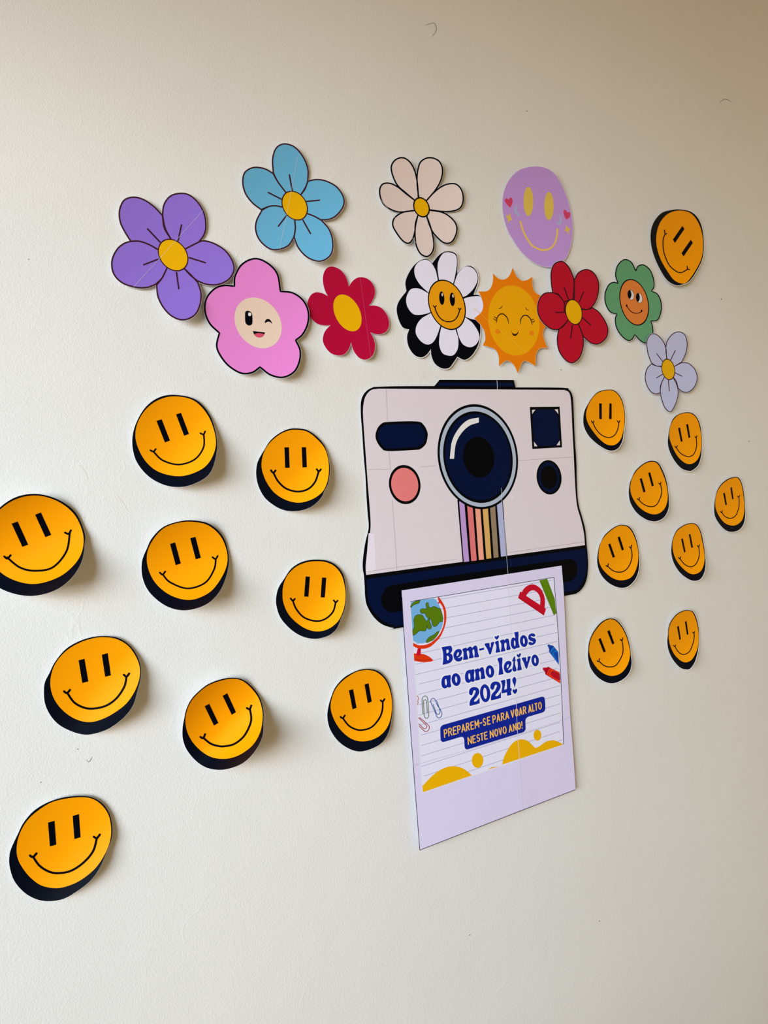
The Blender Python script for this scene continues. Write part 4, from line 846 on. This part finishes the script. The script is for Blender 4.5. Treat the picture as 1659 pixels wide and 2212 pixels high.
# condensed capitals as strokes in a unit box (x right, y up)
def arc(cx, cy, rx, ry, a0, a1, n=10):
    return [(cx + rx * math.cos(math.radians(a0 + (a1 - a0) * i / n)), cy + ry * math.sin(math.radians(a0 + (a1 - a0) * i / n))) for i in range(n + 1)]
GLY = {
 'P': [[(0,0),(0,.5),(0,1)], [(0,1)] + arc(.55,.73,.42,.27,90,-90) + [(0,.46)]],
 'R': [[(0,0),(0,.5),(0,1)], [(0,1)] + arc(.52,.75,.42,.25,90,-90) + [(0,.5)], [(.45,.5),(1,0)]],
 'E': [[(.92,1),(0,1)], [(0,1),(0,.5),(0,0)], [(0,0),(.95,0)], [(0,.52),(.75,.52)]],
 'A': [[(0,0),(.5,1)], [(.5,1),(1,0)], [(.2,.28),(.8,.28)]],
 'M': [[(0,0),(.04,1)], [(.04,1),(.5,.3)], [(.5,.3),(.96,1)], [(.96,1),(1,0)]],
 '-': [[(0,.5),(1,.5)]],
 'S': [arc(.5,.74,.45,.26,30,270) + arc(.5,.25,.47,.25,90,-150)],
 'V': [[(0,1),(.5,0)], [(.5,0),(1,1)]],
 'O': [arc(.5,.5,.5,.5,90,450,22)],
 'L': [[(0,1),(0,0)], [(0,0),(1,0)]],
 'T': [[(0,1),(1,1)], [(.5,1),(.5,0)]],
 'N': [[(0,0),(0,1)], [(0,1),(1,0)], [(1,0),(1,1)]],
 '!': [[(.5,1),(.5,.38)], [(.5,.04),(.5,0)]],
}
YT = mat('banner_lettering', (250,190,84))
def letters(seq, top, bot):
    for ch, x0, x1 in seq:
        paths = []
        for g in GLY[ch]:
            pth = []
            for gx, gy in g:
                x = x0 + 12 + (x1 - x0 - 24) * gx
                yt = top[0] + top[1] * (x - top[2]) + 14; yb = bot[0] + bot[1] * (x - bot[2]) - 14
                y = yb + (yt - yb) * gy
                pth.append((x + (0.5 - gy) * 12, y))
            paths.append(mp('P5', pth))
        T.stroke('letter', paths, 2.25, YT, 4.5, parent=po)
letters([('P',225,318),('R',335,435),('E',455,550),('P',565,657),('A',668,775),('R',790,880),('E',905,995),('M',1010,1125),('-',1135,1205),('S',1220,1302),('E',1330,1418),
         ('P',1467,1557),('A',1570,1664),('R',1684,1774),('A',1790,1892),('V',1935,2024),('O',2040,2130),('A',2145,2232),('R',2247,2334),('A',2380,2468),('L',2482,2544),('T',2548,2620),('O',2636,2728)],
        (1020, -.2885, 220), (1228, -.2950, 240))
letters([('N',832,937),('E',955,1045),('S',1060,1147),('T',1158,1237),('E',1255,1347),('N',1400,1497),('O',1515,1612),('V',1625,1712),('O',1730,1828),('A',1880,1974),('N',1992,2084),('O',2102,2192),('!',2196,2246)],
        (1213, -.2930, 832), (1415, -.3000, 832))
# big round lettering
def E_(reg, c, R, T_=None): return ('e', ell(reg, c, R, T_))
BIG = []
def G_(reg, outer, holes=()):
    o = smooth(mp(reg, outer), step=1.6)
    hs = [(h[1] if (isinstance(h, tuple) and h[0] == 'e') else smooth(mp(reg, h), step=1.4)) for h in holes]
    BIG.append((o, hs))
def O_(reg, c, R, h):
    BIG.append((ell(reg, c, (R[0], R[0] * .08), (-R[1] * .02, -R[1]), 36), [ell(reg, c, (h[0], h[0] * .1), (-h[1] * .05, -h[1]), 20)]))
G_('P1', [(195,680),(220,660),(440,622),(490,650),(510,720),(500,790),(450,855,1),(500,880),(525,960),(520,1040),(470,1110),(400,1150),(245,1190),(228,1170),(240,1020),(238,860),(215,740)],
   [[(335,745),(370,735),(405,760),(405,800),(380,835),(345,845)], [(345,930),(380,925),(415,965),(410,1020),(380,1060),(358,1040)]])
G_('P1', [(545,900),(570,810),(620,745),(700,718),(770,735),(800,800),(785,870),(740,940),(682,982,1),(690,997,1),(740,975),(780,945),(815,965),(810,1020),(770,1070),(690,1093),(620,1070),(565,1000)],
   [[(640,920),(655,850),(685,812),(708,830),(700,880),(670,925)]])
G_('P1', [(815,725),(920,675),(950,715,1),(1000,665),(1050,645),(1090,665),(1105,690,1),(1150,640),(1200,612),(1245,635),(1265,700),(1275,810),(1310,940),(1295,960),(1185,972),(1168,960),(1178,840),(1160,740),(1140,730),(1115,760),(1120,850),(1150,960),(1130,985),(1020,1005),(1008,990),(1020,870),(1005,790),(975,765),(945,800),(955,880),(985,1000),(975,1025),(860,1048),(835,1035),(848,920),(845,820)])
G_('P1', [(1312,712,1),(1455,672,1),(1465,738,1),(1318,770,1)])
G_('P2', [(82,490),(190,460),(205,475),(210,540),(225,580),(240,540),(240,460),(255,445),(325,432),(318,480),(280,610),(245,735),(220,755),(195,740),(150,620)])
G_('P2', [(345,445),(430,403),(445,500),(455,590),(482,680),(470,695),(380,712),(362,700),(380,600),(375,510)])
G_('P2', [(335,310),(355,283),(388,300,1),(415,268),(445,270),(447,310),(400,382,1),(350,345)])
G_('P2', [(475,405),(565,370),(585,395,1),(640,350),(690,360),(710,420),(720,510),(745,600),(735,630),(650,648),(638,635),(645,540),(635,465),(610,450),(585,490),(590,570),(615,650),(600,668),(510,685),(498,670),(510,570),(505,480)])
G_('P2', [(835,190,1),(945,170,1),(950,260),(945,380),(960,490),(980,560),(965,580),(900,592),(850,620),(800,600),(760,540),(750,460),(765,370),(800,325),(845,328),(870,345,1),(855,260)],
   [[(832,420),(850,395),(868,430),(872,500),(858,545),(838,520)]])
O_('P2', (1085,413), (100,153), (24,75))
G_('P2', [(1200,290),(1230,240),(1290,215),(1350,225),(1380,265),(1360,295),(1320,295),(1275,285),(1262,300),(1300,325),(1370,345),(1397,400),(1380,460),(1330,505),(1260,518),(1215,500),(1205,460),(1240,430),(1290,450),(1320,445),(1310,425),(1250,400),(1205,360)])
G_('P2', [(413,865),(530,835),(535,940),(530,1060),(560,1240),(545,1260),(450,1280),(438,1265),(452,1120),(445,980)])
G_('P2', [(572,1090),(590,1000),(640,935),(700,920),(755,940),(768,1000),(740,1070),(684,1138,1),(690,1158,1),(725,1145),(760,1118),(780,1140),(770,1190),(720,1225),(660,1233),(600,1190)],
   [[(648,1090),(655,1040),(685,1003),(698,1030),(685,1080),(660,1105)]])
G_('P2', [(850,795,1),(865,840),(862,885,1),(884,893,1),(882,912,1),(862,922,1),(860,1000),(880,1080),(900,1150),(880,1185),(840,1195),(800,1170),(790,1110),(810,1040),(815,960),(815,922,1),(778,935,1),(800,880),(825,830)])
G_('P2', [(905,885),(990,857),(1000,950),(1010,1040),(1035,1135),(1020,1150),(935,1168),(920,1155),(930,1050),(925,960)])
G_('P2', [(903,770),(925,745),(952,765,1),(975,725),(1008,730),(1005,780),(960,842,1),(915,805)])
G_('P2', [(1033,850),(1130,828),(1145,850),(1150,920),(1165,935),(1178,880),(1180,820),(1200,808),(1258,805),(1245,870),(1200,1010),(1170,1110),(1148,1118),(1120,1080),(1080,960)])
O_('P2', (1374,908), (96,150), (25,72))
O_('P3', (1403,243), (110,160), (27,82))
a1 = [(160,510),(175,430),(215,370),(280,345),(330,345),(390,330),(400,400),(390,480),(400,570),(412,615),(390,645),(345,655),(320,640),(290,665),(240,680),(190,650),(165,590)]
for dx, dy in ((0, 0), (602, -145)):
    BIG.append((smooth(mp('P3', [(x+dx, y+dy) for x, y in a1]), step=1.6), [ell('P3', (273+dx,515+dy), (26,3), (-4,-82), 20)]))
O_('P3', (537,450), (117,163), (27,83))
G_('P3', [(1010,205),(1105,160),(1125,185,1),(1180,135),(1230,145),(1255,220),(1262,310),(1285,400),(1270,425),(1180,442),(1165,430),(1175,330),(1165,260),(1140,235),(1120,275),(1130,360),(1150,440),(1140,455),(1035,478),(1020,460),(1035,360),(1030,280)])
two = [(155,420),(170,350),(230,295),(310,285),(380,310),(415,380),(410,450),(360,540),(300,610),(283,650),(320,660),(370,625),(410,565),(424,560,1),(428,704,1),(195,768),(172,750),(172,680),(200,600),(270,520),(310,440),(325,390),(300,365),(270,385),(250,450),(230,490),(190,490),(160,460)]
for dx, dy in ((0, 0), (547, -140)):
    G_('P4', [(p[0]+dx, p[1]+dy) + tuple(p[2:]) for p in two])
O_('P4', (568,445), (132,230), (48,145))
G_('P4', [(975,125),(1075,102),(1085,160),(1075,240),(1055,350,1),(1125,335,1),(1125,240),(1112,92,1),(1215,66,1),(1215,180),(1212,318,1),(1243,308,1),(1250,380,1),(1225,390,1),(1240,475),(1225,490),(1140,508),(1125,495),(1130,425,1),(990,450,1),(985,400),(1000,330),(1005,250),(985,170)])
G_('P4', [(1315,28),(1355,60),(1365,120),(1350,200),(1332,320,1),(1305,230),(1270,150),(1268,80)])
G_('P4', [(1270,380),(1285,345),(1310,345),(1333,357,1),(1350,335),(1385,335),(1390,390),(1360,440),(1330,462),(1290,430)])
HW = mat('letter_halo_print', (240,240,250)); BL = mat('letter_blue_print', (0,36,160))
T.halo('letter_halo', [b[0] for b in BIG], 3.2, HW, 3.4, parent=po)
for o, hs in BIG:
    T.fill('letter', [o], BL, 4.6, holes=hs, parent=po, grid=5)
T.stroke('sheet_seam', [smooth([(1095,1241),(1098.4,1274),(1104.6,1373),(1114.5,1509),(1117.6,1574),(1129,1749)], False, 8)], 0.8, SW, 4.1, cap='none')
T.stroke('paper_crease', [smooth([(892,1654),(1050,1608),(1235,1549)], False, 8)], .6, mat('crease_grey', (190,184,206)), 6.2, cap='none')

# ------------------------------------------------------------------ marks and ridges in the plaster
flat = Lift((800, 1100), 1000, (0, 1), 0, 0, 0.0002)
class _W(Thing):
    def __init__(s): s.o = wall; s.loc = np.zeros(3); s.lift = flat
TW = _W()
RG = mat('plaster_ridge', (236,231,220)); SPK = mat('wall_speck', (104,96,84))
ridges = [[(918,55),(938,50),(942,66),(932,80)], [(1554,222),(1566,214),(1580,220)], [(990,520),(1012,524),(1020,540),(1018,556)],
          [(1010,440),(1022,462),(1026,478)], [(145,1280),(165,1276),(190,1284)], [(150,1296),(160,1300),(178,1300)], [(186,1640),(192,1646),(200,1634)],
          [(172,1004),(184,1020),(190,1035)], [(252,1070),(265,1085),(276,1105)], [(736,620),(748,630),(752,650)], [(1535,1402),(1541,1406),(1538,1412)]]
for r in ridges:
    TW.stroke('plaster_ridge', [smooth(r, False, 3)], 0.9, SPK if r[0][0] in (918, 1554, 186) else RG, 1, taper=.8)
for x, y in ((1138,240), (1558,646), (1212,799), (1295,1990), (1015,2020), (62,560), (1618,953), (1372,1060), (168,1618), (88,1690)):
    TW.fill('wall_speck', [ell('X', (x, y), (1.3, 1.0), None, 8)], SPK, 1)
